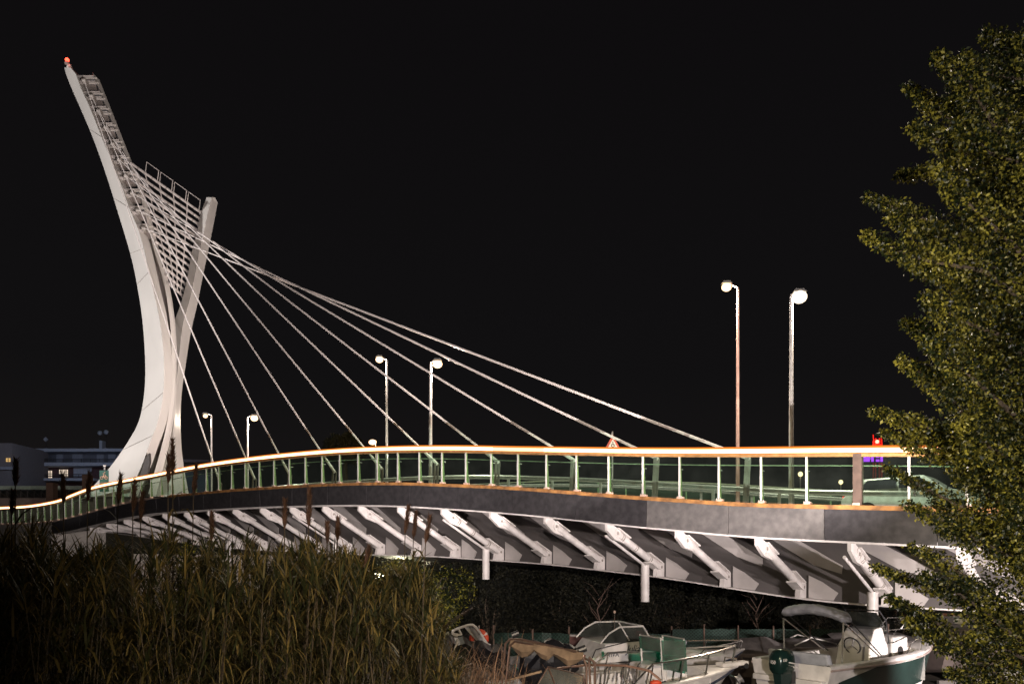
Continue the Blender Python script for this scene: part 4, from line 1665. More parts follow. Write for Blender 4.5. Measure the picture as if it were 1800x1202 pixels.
for i, (px, t0, t1, ln) in enumerate(PL):
    Y = 8.8 + (i * .37) % 1.8
    top = P(px, t0, Y)
    bot = P(px - ln * .55, t1, Y)
    base = G(px - ln * 2.2, Y, 0) if i != 18 else G(px - 130, Y, 0)
    if i == 18:
        bot = P(772, 1108, Y)
    t = thing('plumed_reed', PLAB[i], 'reed', base, 0, 'flowering giant reeds')
    mb = MB()
    mid = base.lerp(bot, .6)
    mb.tube([base, mid, bot, top], [.009, .008, .006, .003], STEM, 5)
    mb.build('stem', t, True)
    vs, fs = [], []
    ax = (top - bot)
    for k in range(300):
        q = rn.random()
        c = bot + ax * q
        a = rn.uniform(0, 6.28)
        wd = .62 * ax.length * (math.sin(math.pi * min(1, q * .9 + .12)) ** .8) * .22
        dv = Vector((math.cos(a), math.sin(a), 0)) * .35 + ax.normalized() * .9 + Vector((.12, 0, 0))
        blade(vs, fs, c + rv(rn, wd * .5), dv, rn.uniform(.06, .12), .014, .5, 2)
    b = MB()
    b.add(vs, fs, PLUME)
    b.build('plume', t, True)
    vs, fs = [], []
    for k in range(9):
        q = rn.uniform(.35, .98)
        c = base.lerp(bot, q)
        a = rn.uniform(0, 6.28)
        blade(vs, fs, c, (math.cos(a), math.sin(a), 1.0), rn.uniform(.4, .65), .035, 1.0)
    b = MB()
    b.add(vs, fs, REEDL)
    b.build('leaves', t, True)

# leafy shrubs mixed into the reeds
for px, top, wpx, lab in ((345, 918, 34, 'small leafed shrub rising over the reeds below the left struts'), (520, 935, 40, 'leafy shrub in the middle of the reeds'), (590, 975, 45, 'leafy shrub before the underdeck floodlight'), (420, 990, 40, 'leafy shrub hidden among the reeds on the left')):
    Y = 11.0
    t = thing('leafy_shrub', lab, 'shrub', G(px, Y, 0), 0, 'shrubs among the reeds')
    H = EYE + (HZ - top) * Y / F
    W = wpx * Y / F
    mb = MB()
    vs, fs = [], []
    for k in range(8):
        x = rn.uniform(-W, W)
        tp = Vector((x, rn.uniform(-.3, .3), H * rn.uniform(.82, .98)))
        md = Vector((x * .4, 0, H * .5))
        mb.tube([Vector((0, 0, -.03)), md, tp], [.02, .014, .004], BARK, 5)
        sprigs(rn, vs, fs, [md, md.lerp(tp, .5), tp], [.30, .22, .08], 230, .06)
    mb.build('stems', t)
    mesh_part('foliage', vs, fs, LEAF, t)

# dry grass tuft between the reeds and the boats
vs, fs = [], []
for i in range(4200):
    px = rn.gauss(815, 55)
    Y = rn.uniform(9.5, 12.5)
    topy = 1125 + abs(px - 830) * .35 + rn.uniform(0, 60)
    zt = max(.4, EYE + (HZ - topy) * Y / F)
    p = G(px, Y, rn.uniform(.35, 1) * zt - .15)
    a = rn.uniform(0, 6.28)
    blade(vs, fs, p, (math.cos(a), math.sin(a) * .6, rn.uniform(-.2, 1.5)), rn.uniform(.2, .6), rn.uniform(.007, .014), rn.uniform(.2, 1.5), 4)
for i in range(60):
    px = rn.gauss(840, 45)
    Y = rn.uniform(10.5, 12.5)
    zt = EYE + (HZ - rn.uniform(1105, 1150)) * Y / F
    p = G(px, Y, zt - .7)
    a = rn.uniform(0, 6.28)
    blade(vs, fs, p, (math.cos(a) * .5, math.sin(a) * .3, 1.4), rn.uniform(.5, .9), .016, rn.uniform(.1, .9), 5)
for i in range(1500):
    px = rn.gauss(815, 60)
    Y = rn.uniform(9.5, 12.5)
    p = G(px, Y, -.02)
    a = rn.uniform(0, 6.28)
    blade(vs, fs, p, (math.cos(a) * .3, math.sin(a) * .3, 1.4), rn.uniform(1.2, 2.0), .014, rn.uniform(.1, .6), 4)
b = MB()
b.add(vs, fs, DRYL)
tag(b.build('dry_grass'), 'tangle of dry straw coloured grass beside the boats', 'dry grass', kind='stuff')
# ================================================================== boats
NAVY = mat('navy_stripe', (0.02, 0.03, 0.06), 0.35)
TEALP = mat('teal_hull_panel', (0.014, 0.030, 0.027), 0.35)
GREYC = mat('grey_canvas', (0.24, 0.24, 0.28), 0.8, vary=.15, bump=.5, bscale=7)
DKC = mat('dark_canvas', (0.085, 0.075, 0.075), 0.8, vary=.25, bump=.5, bscale=5)
TANC = mat('tan_canvas', (0.26, 0.18, 0.11), 0.85, vary=.25, bump=.5, bscale=9)
BROWNT = mat('brown_tube', (0.20, 0.13, 0.10), 0.35, .6)
BLKB = mat('black_bag_plastic', (0.010, 0.010, 0.012), 0.28, bump=.9, bscale=5)
AMBER = glassmat('amber_glass', (0.55, 0.42, 0.28), dust=.35)
TEALG = glassmat('teal_plastic_sheet', (0.12, 0.52, 0.42), dust=.22)
SMOKE = glassmat('smoked_glass', (0.10, 0.11, 0.12), dust=.12)
SMOKE2 = glassmat('brownish_plexi', (0.35, 0.28, 0.26), dust=.5)
ORNG = mat('lifebuoy_orange', (0.55, 0.06, 0.02), 0.6)
HULLD = mat('dark_boot_top', (0.10, 0.065, 0.05), 0.5)
SEATG = mat('seat_vinyl', (0.33, 0.34, 0.38), 0.5)
BOWRED = mat('red_seat', (0.20, 0.05, 0.03), 0.6)


class Hull:
    def __init__(s, L, B, H, z0=0.35, sheer=.18, tr=.93, low=None):
        s.L, s.B, s.H, s.z0, s.sheer, s.tr = L, B, H, z0, sheer, tr

    def hb(s, t):
        k = max(0, (t - .32) / .68)
        return max(.015, s.B / 2 * (1 - k ** 2.3) * (s.tr + (1 - s.tr) * min(1, t / .3)))

    def zs(s, t):
        return s.z0 + s.H * (1 + s.sheer * t * t)

    def zk(s, t):
        return s.z0 + s.H * .85 * max(0, (t - .62) / .38) ** 2.2

    def side(s, t, q, sg=1):
        """point on the side: q 0 at the gunwale, 1 at the chine"""
        h = s.hb(t)
        zc = s.zk(t) + (s.zs(t) - s.zk(t)) * .28
        z = s.zs(t) + (zc - s.zs(t)) * q
        flare = (1 - .16 * q - .06 * q * q) if t < .7 else 1 - (.16 + (t - .7) * .9) * q
        x = t * s.L - (q * .35 * max(0, (t - .75) / .25) ** 1.5)
        return Vector((x, sg * h * flare, z))

    def build(s, t, paint, m_bot=None, deckm=None, td=.58, cw=.16, fl=.45):
        n = 26
        ts = [i / n for i in range(n + 1)]
        mb = MB()
        for sg in (1, -1):
            rows = []
            for k in ts:
                rows.append([s.side(k, q, sg) for q in (0, .15, .35, .6, .85, 1)])
            mb.loft(rows, paint, closed=False)
            rows = []
            for k in ts:
                c = s.side(k, 1, sg)
                rows.append([c, Vector((c.x, 0, s.zk(k)))])
            mb.loft(rows, m_bot or paint, closed=False)
        poly = [s.side(0, q, 1) for q in (0, .35, 1)] + [Vector((0, 0, s.zk(0)))] + [s.side(0, q, -1) for q in (1, .35, 0)]
        mb.add(poly, [tuple(range(len(poly)))], paint)
        h = mb.build('hull', t, smooth=True)
        mb = MB()
        dm = deckm or paint
        nd = int(n * td)
        for sg in (1, -1):
            rows = []
            for k in ts[:nd + 1]:
                g = s.side(k, 0, sg)
                zi = g.z + .015
                rows.append([g, g + Vector((0, -sg * .03, .02)), Vector((g.x, g.y - sg * cw, zi)), Vector((g.x, g.y - sg * (cw + .02), s.z0 + s.H * fl))])
            mb.loft(rows, dm, closed=False)
        rows = []
        for k in ts[:nd + 1]:
            g = s.side(k, 0, 1)
            rows.append([Vector((g.x, g.y - cw, s.z0 + s.H * fl)), Vector((g.x, -g.y + cw, s.z0 + s.H * fl))])
        mb.loft(rows, dm, closed=False)
        rows = []
        for k in ts[nd:]:
            a = s.side(k, 0, 1)
            b = s.side(k, 0, -1)
            rows.append([a, a.lerp(b, .12) + Vector((0, 0, .03)), a.lerp(b, .5) + Vector((0, 0, .09 * (s.hb(k) / (s.B / 2)))), a.lerp(b, .88) + Vector((0, 0, .03)), b])
        mb.loft(rows, dm, closed=False)
        k = ts[nd]
        a = s.side(k, 0, 1)
        b = s.side(k, 0, -1)
        mb.add([a, a.lerp(b, .5) + Vector((0, 0, .09)), b, Vector((b.x, b.y, s.z0 + s.H * fl)), Vector((a.x, a.y, s.z0 + s.H * fl))], [(0, 1, 2, 3, 4)], dm)
        mb.build('deck', t, smooth=True)
        return h

    def rub(s, t, m, r=.03, q=.03, name='rub_rail'):
        mb = MB()
        for sg in (1, -1):
            mb.tube([s.side(i / 30, q, sg) + Vector((0, sg * .01, 0)) for i in range(31)], r, m, 8)
        return mb.build(name, t, smooth=True)

    def patch(s, t, t0, t1, qa, qb, m, name, sg=-1, off=.008):
        mb = MB()
        rows = []
        for i in range(21):
            k = t0 + (t1 - t0) * i / 20
            a, b = qa(i / 20), qb(i / 20)
            rows.append([s.side(k, a + (b - a) * j / 4, sg) + Vector((off * .3, sg * off, 0)) for j in range(5)])
        mb.loft(rows, m, closed=False)
        return mb.build(name, t, smooth=True)


def bow_rail(t, h, t0, t1, hgt, r=.016, m=None, posts=5, name='bow_rail', inset=.05, mid=False):
    m = m or CHROME
    mb = MB()
    top = []
    for sg in (1, -1):
        pts = []
        for i in range(13):
            k = t0 + (t1 - t0) * i / 12
            g = h.side(k, 0, sg)
            hh = hgt * min(1, (i + .15) / 2.0)
            pts.append(Vector((g.x + .05 * i / 12, g.y - sg * inset, g.z + hh)))
        top.append(pts)
        mb.tube(pts, r, m, 8)
        if mid:
            mb.tube([Vector((p.x, p.y, p.z - hgt * .45)) for p in pts[2:]], r * .8, m, 6)
        for j in range(posts):
            i = 2 + int(j * 10 / max(1, posts - 1))
            p = pts[i]
            mb.tube([p, Vector((p.x - .08, p.y + sg * .01, p.z - hgt))], r * .9, m, 6)
    mb.tube([top[0][-1], top[1][-1]], r, m, 8)
    return mb.build(name, t, smooth=True)


GRP = 'boats laid up in the yard'


def cradle(t, L, B):
    mb = MB()
    for x in (.22 * L, .62 * L):
        mb.box((x, 0, .17), (.14, B * .7, .34), SEAM)
        for s in (-1, 1):
            mb.beam((x, s * B * .33, .0), (x, s * B * .36, .62), .08, .08, SEAM)
    mb.box((.42 * L, 0, .06), (L * .7, .12, .12), SEAM)
    mb.build('cradle', t)


# ---- boat with outboard and grey bimini
bF = thing('outboard_boat', 'white motorboat with teal side panel, grey bimini and dark outboard', 'boat', (5.58, 16.0, 0), R(35), GRP)
hF = Hull(5.5, 1.95, 1.08, .38, .10, .95)
hF.build(bF, GEL, HULLD, td=.70)
hF.rub(bF, mat('grey_rub_strake', (0.35, 0.28, 0.26), .5), .022, .10)
hF.patch(bF, .06, .93, lambda u: .14 + .28 * max(0, 1 - u * 4), lambda u: .46 + .42 * min(1, u * 2.5), TEALP, 'side_panel', -1)
cradle(bF, 5.5, 1.9)
mb = MB()      # transom platform
mb.prism([(-.14, -.80, 1.05), (.1, -.85, 1.05), (.1, .85, 1.05), (-.14, .80, 1.05)], (0, 0, .12), GEL)
mb.build('swim_platform', bF, bevel=.02)
mb = MB()      # aft seat
mb.prism([(.35, -.70, 1.0), (.35, .70, 1.0), (.42, .72, 1.42), (.42, -.72, 1.42)], (.40, 0, 0), GEL)
so = mb.build('stern_seat', bF, bevel=.02)
mb = MB()
mb.prism([(.28, -.72, 1.40), (.28, .72, 1.40), (.20, .70, 1.66), (.20, -.70, 1.66)], (.14, 0, 0), SEATG)
mb.build('cushion', so, bevel=.04)
mb = MB()      # console
mb.loft([[Vector(p) for p in ((2.1, -.42, .85), (2.1, .42, .85), (3.1, .40, .85), (3.1, -.40, .85))], [Vector(p) for p in ((2.25, -.38, 1.65), (2.25, .38, 1.65), (2.95, .36, 1.70), (2.95, -.36, 1.70))],
         [Vector(p) for p in ((2.5, -.34, 2.02), (2.5, .34, 2.02), (2.85, .30, 2.05), (2.85, -.30, 2.05))]], GEL)
co = mb.build('console', bF, bevel=.03)
mb = MB()
mb.torus((2.18, .0, 1.66), .19, .016, BLACKM, Matrix.Rotation(R(70), 3, 'Y'), 20, 6)
for k in range(3):
    a = k * 2.09
    mb.tube([(2.18, 0, 1.66), (2.18 + .06 * math.cos(a), .18 * math.sin(a), 1.66 + .17 * math.cos(a))], .010, CHROME, 5)
mb.build('steering_wheel', co)
mb = MB()
mb.prism([(2.86, -.40, 2.0), (2.86, .40, 2.0), (2.55, .34, 2.38), (2.55, -.34, 2.38)], (-.01, 0, -.006), SMOKE)
mb.build('windscreen', co)
mb = MB()
mb.tube([(2.9, -.42, 1.7), (2.78, -.42, 2.2), (2.55, -.40, 2.42), (2.55, .40, 2.42), (2.78, .42, 2.2), (2.9, .42, 1.7)], .016, BLACKM, 6)
mb.build('screen_rail', co)
mb = MB()
mb.box((3.55, 0, 1.50), (.62, .66, .62), GEL)
fr = mb.build('front_seat_box', bF, bevel=.06)
mb = MB()
mb.lathe([(.001, .0), (.10, 0), (.10, .02), (.001, .02)], BLACKM, (3.50, -.335, 1.50), 18, Matrix.Rotation(R(90), 3, 'X'))
mb.box((3.72, -.335, 1.32), (.14, .02, .18), BLACKM)
mb.build('speaker', fr)
for x in (0,):
    mb = MB()
    for yy in (-.70, .70):
        mb.tube([(.75, yy * .96, 1.45), (.75, yy, 2.28)], .020, CHROME, 8)
        mb.tube([(2.15, yy * .9, 1.50), (.78, yy, 2.26)], .015, CHROME, 8)
        mb.tube([(2.25, yy * .9, 1.50), (.98, yy, 2.30)], .012, BLACKM, 8)
    mb.build('bimini_frame', bF, smooth=True)
mb = MB()
rows = []
rn = random.Random(4)
for i in range(29):
    u = i / 28
    y = -.78 + 1.56 * u
    arch = .15 * math.sin(math.pi * u) ** .8 - .06 * (1 - u)
    c = Vector((.86, y, 2.37 + arch))
    k = min(1, min(u, 1 - u) * 9 + .35)
    row = []
    for a in range(12):
        an = 2 * math.pi * a / 12
        w = 1 + rn.uniform(-.07, .07)
        row.append(c + Vector((math.cos(an) * .20 * k * w, 0, math.sin(an) * .11 * k * w)))
    rows.append(row)
mb.loft(rows, GREYC)
mb.build('bimini_cover', bF, smooth=True)
mb = MB()      # bow rails
for sg in (1, -1):
    def gp(k, z, ins=.08):
        g = hF.side(k, 0, sg)
        return Vector((g.x, g.y - sg * ins, g.z + z))
    mb.tube([gp(.52, .02), gp(.56, .22), gp(.66, .30), gp(.86, .33), gp(.95, .34, .05), gp(.97, .02, .02)], .014, CHROME, 6)
    mb.tube([gp(.70, .30), gp(.68, .02)], .012, CHROME, 6)
    mb.tube([gp(.84, .33), gp(.81, .02)], .012, CHROME, 6)
    mb.tube([gp(.74, .31), gp(.80, .62), gp(.885, .60), gp(.86, .33)], .012, CHROME, 6)
mb.build('bow_rail', bF, smooth=True)
mb = MB()
mb.ball((5.25, -.12, 1.72), .13, BLACKM, 12)
mb.lathe([(.14, -.02), (.16, .0), (.14, .02)], CHROME, (5.25, -.12, 1.72), 14, Matrix.Rotation(R(60), 3, 'X'))
mb.build('searchlight', bF)
mb = MB()
mb.prism([(5.30, -.10, 1.52), (5.80, -.09, 1.52), (5.80, .09, 1.52), (5.30, .10, 1.52)], (0, 0, .10), GALV)
mb.tube([(5.70, -.10, 1.53), (5.70, .10, 1.53)], .05, BLACKM, 10)
mb.build('anchor_roller', bF)
# outboard
ob = thing('outboard_motor', 'dark green outboard motor with pale stripes and numbers on the white boat stern', 'outboard motor', (5.42, 15.72, 1.03), R(28))
ob.location.z = 1.16
ob.scale = (.74, .74, .82)
GRNC = mat('dark_green_cowl', (0.010, 0.028, 0.025), 0.2, .25, vary=.1)
mb = MB()
rows = []
for z, x0, x1, w in ((.16, -.42, .10, .17), (.24, -.47, .13, .235), (.40, -.49, .14, .255), (.56, -.47, .13, .25), (.68, -.40, .09, .21), (.74, -.30, .02, .13)):
    row = []
    for a in range(20):
        an = 2 * math.pi * a / 20
        cx = math.copysign(abs(math.cos(an)) ** .55, math.cos(an))
        cy = math.copysign(abs(math.sin(an)) ** .55, math.sin(an))
        row.append(Vector(((x0 + x1) / 2 + cx * (x1 - x0) / 2, cy * w, z)))
    rows.append(row)
mb.loft(rows, GRNC)
cw = mb.build('cowl', ob, smooth=True)
mb = MB()
mb.prism([(-.28, -.262, .40), (.13, -.262, .31), (.13, -.262, .27), (-.05, -.262, .31), (-.05, -.262, .34)], (0, -.006, 0), GEL)
mb.prism([(-.20, -.262, .46), (.02, -.262, .42), (.02, -.262, .39), (-.20, -.262, .43)], (0, -.006, 0), GEL)
mb.build('stripe', cw)
text('numbers', '150', .12, GEL, cw, (-.502, -.0, .44), (R(90), 0, R(-90)), ext=.006)
text('numbers', '150', .10, GEL, cw, (-.34, -.262, .50), (R(90), 0, 0), ext=.006)
mb = MB()
mb.loft([[Vector((x, y, .16)) for x, y in ((-.36, -.14), (.06, -.14), (.06, .14), (-.36, .14))], [Vector((x, y, -.45)) for x, y in ((-.26, -.09), (.0, -.07), (.0, .07), (-.26, .09))],
         [Vector((x, y, -.80)) for x, y in ((-.22, -.03), (.04, -.03), (.04, .03), (-.22, .03))]], mat('dark_green_leg', (0.012, 0.03, 0.028), .4, .2))
mb.build('leg', ob, smooth=True)
mb = MB()
mb.tube([(.04, .10, .10), (.35, .10, .16), (.6, .15, .05)], .03, BLACKM, 8)
mb.box((.12, 0, .05), (.16, .26, .30), BLACKM)
mb.build('bracket', ob)

# ---- open white boat with bow rail, pointing right
bD = thing('open_fishing_boat', 'white open boat, bow pointing right, with long chrome bow rail', 'boat', (-.15, 12.5, 0), R(20), GRP)
hD = Hull(4.35, 1.75, 1.05, .42, .18, .93)
hD.build(bD, GEL, GEL, td=.82, fl=.55)
hD.rub(bD, NAVY, .024, .22, 'navy_rub_strake')
hD.rub(bD, GEL, .030, .0, 'gunwale_cap')
cradle(bD, 4.3, 1.7)
bow_rail(bD, hD, .42, .985, .36, .017, CHROME, 4)
mb = MB()
hh = hD.side(1, 0, 1)
mb.prism([(4.0, -.11, hh.z), (4.55, -.08, hh.z + .02), (4.55, .08, hh.z + .02), (4.0, .11, hh.z)], (0, 0, .06), GEL)
mb.tube([(4.50, -.09, hh.z + .0), (4.50, .09, hh.z + .0)], .05, BLACKM, 10)
mb.tube([(4.1, 0, hh.z + .06), (4.12, 0, hh.z + .16), (4.35, 0, hh.z + .12), (4.38, 0, hh.z + .05)], .014, CHROME, 6)
mb.build('bow_roller', bD)
mb = MB()
mb.box((2.62, 0.05, 1.38), (.42, .62, .80), GEL)
cd = mb.build('console', bD, bevel=.05)
mb = MB()
mb.box((2.52, -.275, 1.26), (.16, .02, .38), BLACKM)
mb.build('console_door', cd)
mb = MB()
for y in (-.30, .38):
    for x, q in ((2.42, 2.02), (2.86, 1.98)):
        mb.tube([(x, y, 1.52), (x - .05, y, q + .22)], .016, GEL, 7)
    mb.tube([(2.36, y, 1.94), (2.82, y, 1.92)], .012, GALV, 6)
mb.tube([(2.37, -.30, 2.22), (2.37, .38, 2.22)], .014, GALV, 6)
mb.tube([(2.81, -.30, 2.20), (2.81, .38, 2.20)], .014, GALV, 6)
mb.tube([(2.38, -.28, 1.84), (2.8, .36, 2.00)], .012, GALV, 6)
_f = mb.build('screen_frame', bD)
_f.location = (.26, -.05, 0)
mb = MB()
mb.prism([(2.40, -.33, 1.72), (2.84, -.33, 1.66), (2.80, -.33, 2.18), (2.36, -.33, 2.20)], (0, -.01, 0), TEALG)
mb.prism([(2.85, -.33, 1.62), (2.85, .40, 1.62), (2.81, .40, 2.20), (2.81, -.33, 2.20)], (.01, 0, 0), TEALG)
mb.prism([(2.40, .41, 1.72), (2.84, .41, 1.66), (2.80, .41, 2.18), (2.36, .41, 2.20)], (0, .01, 0), TEALG)
mb.prism([(2.37, -.30, 2.00), (2.37, .38, 2.00), (2.36, .38, 2.21), (2.36, -.30, 2.21)], (-.01, 0, 0), TEALG)
_f = mb.build('teal_screen', bD)
_f.location = (.26, -.05, 0)
mb = MB()
mb.torus((2.22, -.02, 1.55), .17, .02, GEL, Matrix.Rotation(R(72), 3, 'Y') @ Matrix.Rotation(R(10), 3, 'X'), 22, 7)
for k in range(3):
    a = k * 2.09 + .5
    mb.tube([(2.22, -.02, 1.55), (2.22 + .04 * math.cos(a), -.02 + .16 * math.sin(a), 1.55 + .15 * math.cos(a))], .010, GEL, 5)
mb.build('steering_wheel', bD)
mb = MB()
mb.prism([(.9, -.5, 1.15), (.9, .5, 1.15), (.98, .5, 1.55), (.98, -.5, 1.55)], (.10, 0, 0), GEL)
mb.box((1.25, 0, 1.16), (.6, 1.0, .14), GEL)
mb.build('bench', bD, bevel=.03)
mb = MB()
for x in (1.45, 1.75, 2.0):
    mb.tube([(x, -.62, 1.45), (x + .05, -.60, 1.80), (x + .16, -.50, 1.86), (x + .2, -.40, 1.62)], .017, CHROME, 7)
mb.build('grab_rails', bD)

# ---- cabin cruiser VIVA
bC = thing('cabin_cruiser', 'white cabin cruiser lettered VIVA with a dark raked windscreen', 'boat', (1.25, 17.6, 0), R(15), GRP)
bC.scale = (.78, .95, 1.0)
hC = Hull(5.6, 2.1, .95, .35, .12, .94)
hC.build(bC, GEL, HULLD, td=.28)
hC.patch(bC, .0, .97, lambda u: .30, lambda u: .98, HULLD, 'lower_hull_band', -1)
hC.rub(bC, NAVY, .020, .27, 'navy_line')
cradle(bC, 5.6, 2.1)
mb = MB()
g = lambda x, y, z: Vector((x, y, z))
rows = [[g(.28, -.88, 1.32), g(.28, .88, 1.32), g(.45, .80, 1.42), g(.45, -.80, 1.42)],
        [g(.45, -.88, 1.32), g(.45, .88, 1.32), g(.75, .80, 1.72), g(.75, -.80, 1.72)],
        [g(1.9, -.86, 1.34), g(1.9, .86, 1.34), g(1.9, .76, 1.76), g(1.9, -.76, 1.76)],
        [g(2.5, -.80, 1.36), g(2.5, .80, 1.36), g(2.45, .62, 1.56), g(2.45, -.62, 1.56)],
        [g(4.3, -.48, 1.38), g(4.3, .48, 1.38), g(4.2, .30, 1.44), g(4.2, -.30, 1.44)]]
mb.loft(rows, GEL)
cab = mb.build('cabin', bC, bevel=.02)
mb = MB()
for y in (-.78, .78):
    mb.prism([(.62, y, 1.74), (2.12, y * .94, 1.72), (1.86, y * .92, 2.06), (1.2, y * .96, 2.06), (.90, y * .98, 1.95)], (0, .012, 0), SMOKE)
mb.prism([(2.20, -.68, 1.70), (2.20, .68, 1.70), (1.88, .66, 2.07), (1.88, -.66, 2.07)], (.012, 0, 0), SMOKE2)
ws = mb.build('windscreen', bC)
mb = MB()
for y in (-.80, .80):
    mb.tube([(.58, y, 1.73), (.84, y * .98, 1.94), (1.16, y * .96, 2.07), (1.88, y * .92, 2.08), (2.20, y * .90, 1.70)], .020, GEL, 7)
    mb.tube([(1.22, y * .96, 2.07), (1.46, y * .97, 1.77)], .016, GEL, 6)
mb.tube([(1.88, -.73, 2.08), (1.88, .73, 2.08)], .020, GEL, 7)
mb.build('windscreen_frame', bC, smooth=True)
mb = MB()
mb.tube([(1.4, 0, 1.76), (1.4, 0, 2.32)], .014, CHROME, 6)
mb.ball((1.4, 0, 2.35), .035, emis('mast_lamp_glow', (.55, .35, .25), .6), 8)  # unlit lamp ball given a faint glow of its own
mb.build('light_mast', bC)
mb = MB()
mb.prism([(2.55, -.45, 1.55), (3.2, -.42, 1.52), (3.0, -.42, 1.76), (2.62, -.44, 1.80)], (0, .8, 0), SMOKE2)
mb.build('hatch_screen', bC)
# lettering on the near cabin side
rt = (R(80), 0, 0)
INK = mat('dark_blue_lettering', (0.015, 0.03, 0.06), .5)
mb = MB()
mb.box((.62, -.878, 1.49), (.075, .012, .17), mat('green_badge', (0.02, 0.16, 0.09), .5), rot=Matrix.Rotation(R(-12), 3, 'X'))
mb.build('badge', bC)
text('lettering', 'VIVA', .155, INK, bC, (.92, -.875, 1.50), rt, 0, .006)
text('script_lettering', 'Julia', .24, INK, bC, (1.50, -.855, 1.60), rt, .45, .006)
mb = MB()
mb.tube([(.20, -.95, 1.32), (.40, -.90, 1.62), (1.2, -.86, 1.74), (1.8, -.82, 1.84)], .012, BLACKM, 6)
mb.build('mooring_rope', bC)
mb = MB()
mb.box((.35, .1, 1.36), (.4, .6, .12), BOWRED)
mb.build('red_cushion', bC, bevel=.04)
bow_rail(bC, hC, .62, .97, .22, .014, CHROME, 3)
mb = MB()
mb.prism([(3.0, -.45, 1.62), (3.0, .1, 1.62), (3.35, .05, 1.60), (3.45, -.40, 1.60)], (0, 0, .12), SEATG)
mb.build('rolled_cover', bC, bevel=.04)
# small tinted screen behind
# ---- front-left open boat with brown hoops and amber screen
bB = thing('hooped_boat', 'open boat with brown tube hoops, a rolled tan canopy and an amber windscreen', 'boat', (.30, 9.9, 0), R(8), GRP)
hB = Hull(3.6, 1.55, .95, .40, .12, .93)
hB.build(bB, mat('off_white_hull', (0.45, 0.42, 0.40), .5), td=.70)
cradle(bB, 3.6, 1.5)
TB = bB.location


def hoop(pl, r, name, m=BROWNT):
    mb = MB()
    for pts in pl:
        mb.tube(pts, r, m, 8)
    return mb.build(name, bB, True, smooth=True)


ca, cb = P(922, 1126, 11.4), P(1026, 1150, 9.9)
hoop([[P(906, 1215, 11.4), P(914, 1130, 11.4), P(922, 1122, 11.35), P(940, 1123, 11.2), P(1015, 1146, 10.0), P(1027, 1155, 9.9), P(1033, 1172, 9.9), P(1033, 1230, 9.9)],
      [P(911, 1215, 11.3), P(920, 1134, 11.3), P(928, 1126, 11.2), P(1018, 1149, 10.1), P(1036, 1162, 9.8), P(1038, 1230, 9.8)],
      [P(1033, 1156, 9.7), P(1044, 1166, 9.7), P(1044, 1230, 9.7)]], .017, 'canopy_hoops')
mb = MB()
rn = random.Random(9)
sag = [0, .09, .16, .12, .02, .10, .13, .03, .08, .15, .10, .02]
rows = []
for i in range(12):
    u = i / 11
    c = ca.lerp(cb, u)
    s = sag[i] * .9
    rows.append([c + Vector((0, -.06, .02)), c + Vector((0, .06, .03)), c + Vector((.02, .08, -.05 - s * .6)), c + Vector((0, .02, -.06 - s)), c + Vector((-.02, -.07, -.04 - s * .5))])
mb.loft(rows, TANC)
mb.build('rolled_canopy', bB, True)
for px, py, Y in ((928, 1114, 11.2), (1026, 1142, 9.95)):
    mb = MB()
    mb.lathe([(.001, -.05), (.045, -.05), (.045, .05), (.001, .05)], BLACKM, P(px, py, Y), 12, Matrix.Rotation(R(70), 3, 'Y'))
    mb.build('canopy_knob', bB, True)
mb = MB()
q1 = [P(962, 1205, 10.9), P(982, 1172, 10.9), P(990, 1205, 10.6)]
q2 = [P(990, 1205, 10.6), P(982, 1172, 10.9), P(1032, 1188, 10.1), P(1034, 1210, 10.1)]
mb.prism(q1, (0, .012, 0), AMBER)
mb.prism(q2, (0, .012, 0), AMBER)
mb.build('amber_windscreen', bB, True)
mb = MB()
mb.tube([q1[0], q1[1], q2[2], q2[3]], .012, BROWNT, 6)
mb.tube([q1[1], q1[2]], .012, BROWNT, 6)
mb.tube([P(1003, 1178, 10.6), P(1010, 1206, 10.5)], .008, BROWNT, 6)
mb.build('screen_frame', bB, True)
mb = MB()
mb.tube([P(915, 1195, 11.4), P(975, 1180, 11.2)], .018, TANC, 6)
mb.tube([P(1000, 1175, 11.0), P(1050, 1170, 10.6), P(1110, 1172, 10.2), P(1150, 1182, 10.0), P(1170, 1200, 9.9)], .016, mat('copper_rail', (.45, .27, .2), .3, .7), 7)
for px in (1010, 1082, 1118):
    mb.tube([P(px + 6, 1173, 10.5), P(px - 4, 1210, 10.4)], .012, CHROME, 6)
mb.build('side_rail', bB, True)
t = thing('rubbish_bag', 'crumpled black plastic bags piled behind the brown hoops', 'plastic bag', G(960, 11.9, 0))
mb = MB()
rn = random.Random(12)
for px, py, r_ in ((948, 1170, .34), (972, 1160, .28), (992, 1162, .24)):
    c = P(px, py, 12.1)
    o = len(mb.v)
    mb.ball(tuple(c), r_, BLKB, 16, (1, .8, 1.15))
    for i in range(o, len(mb.v)):
        v = Vector(mb.v[i])
        d = (v - c)
        k = 1 + .12 * math.sin(d.x * 23 + d.z * 9) * math.cos(d.z * 17 + d.y * 11)
        mb.v[i] = tuple(c + d * k)
    mb.tube([c - Vector((0, 0, r_)), (c.x, c.y, -.02)], [r_ * .8, r_ * 1.0], BLKB, 12)
mb.build('bag', t, True)

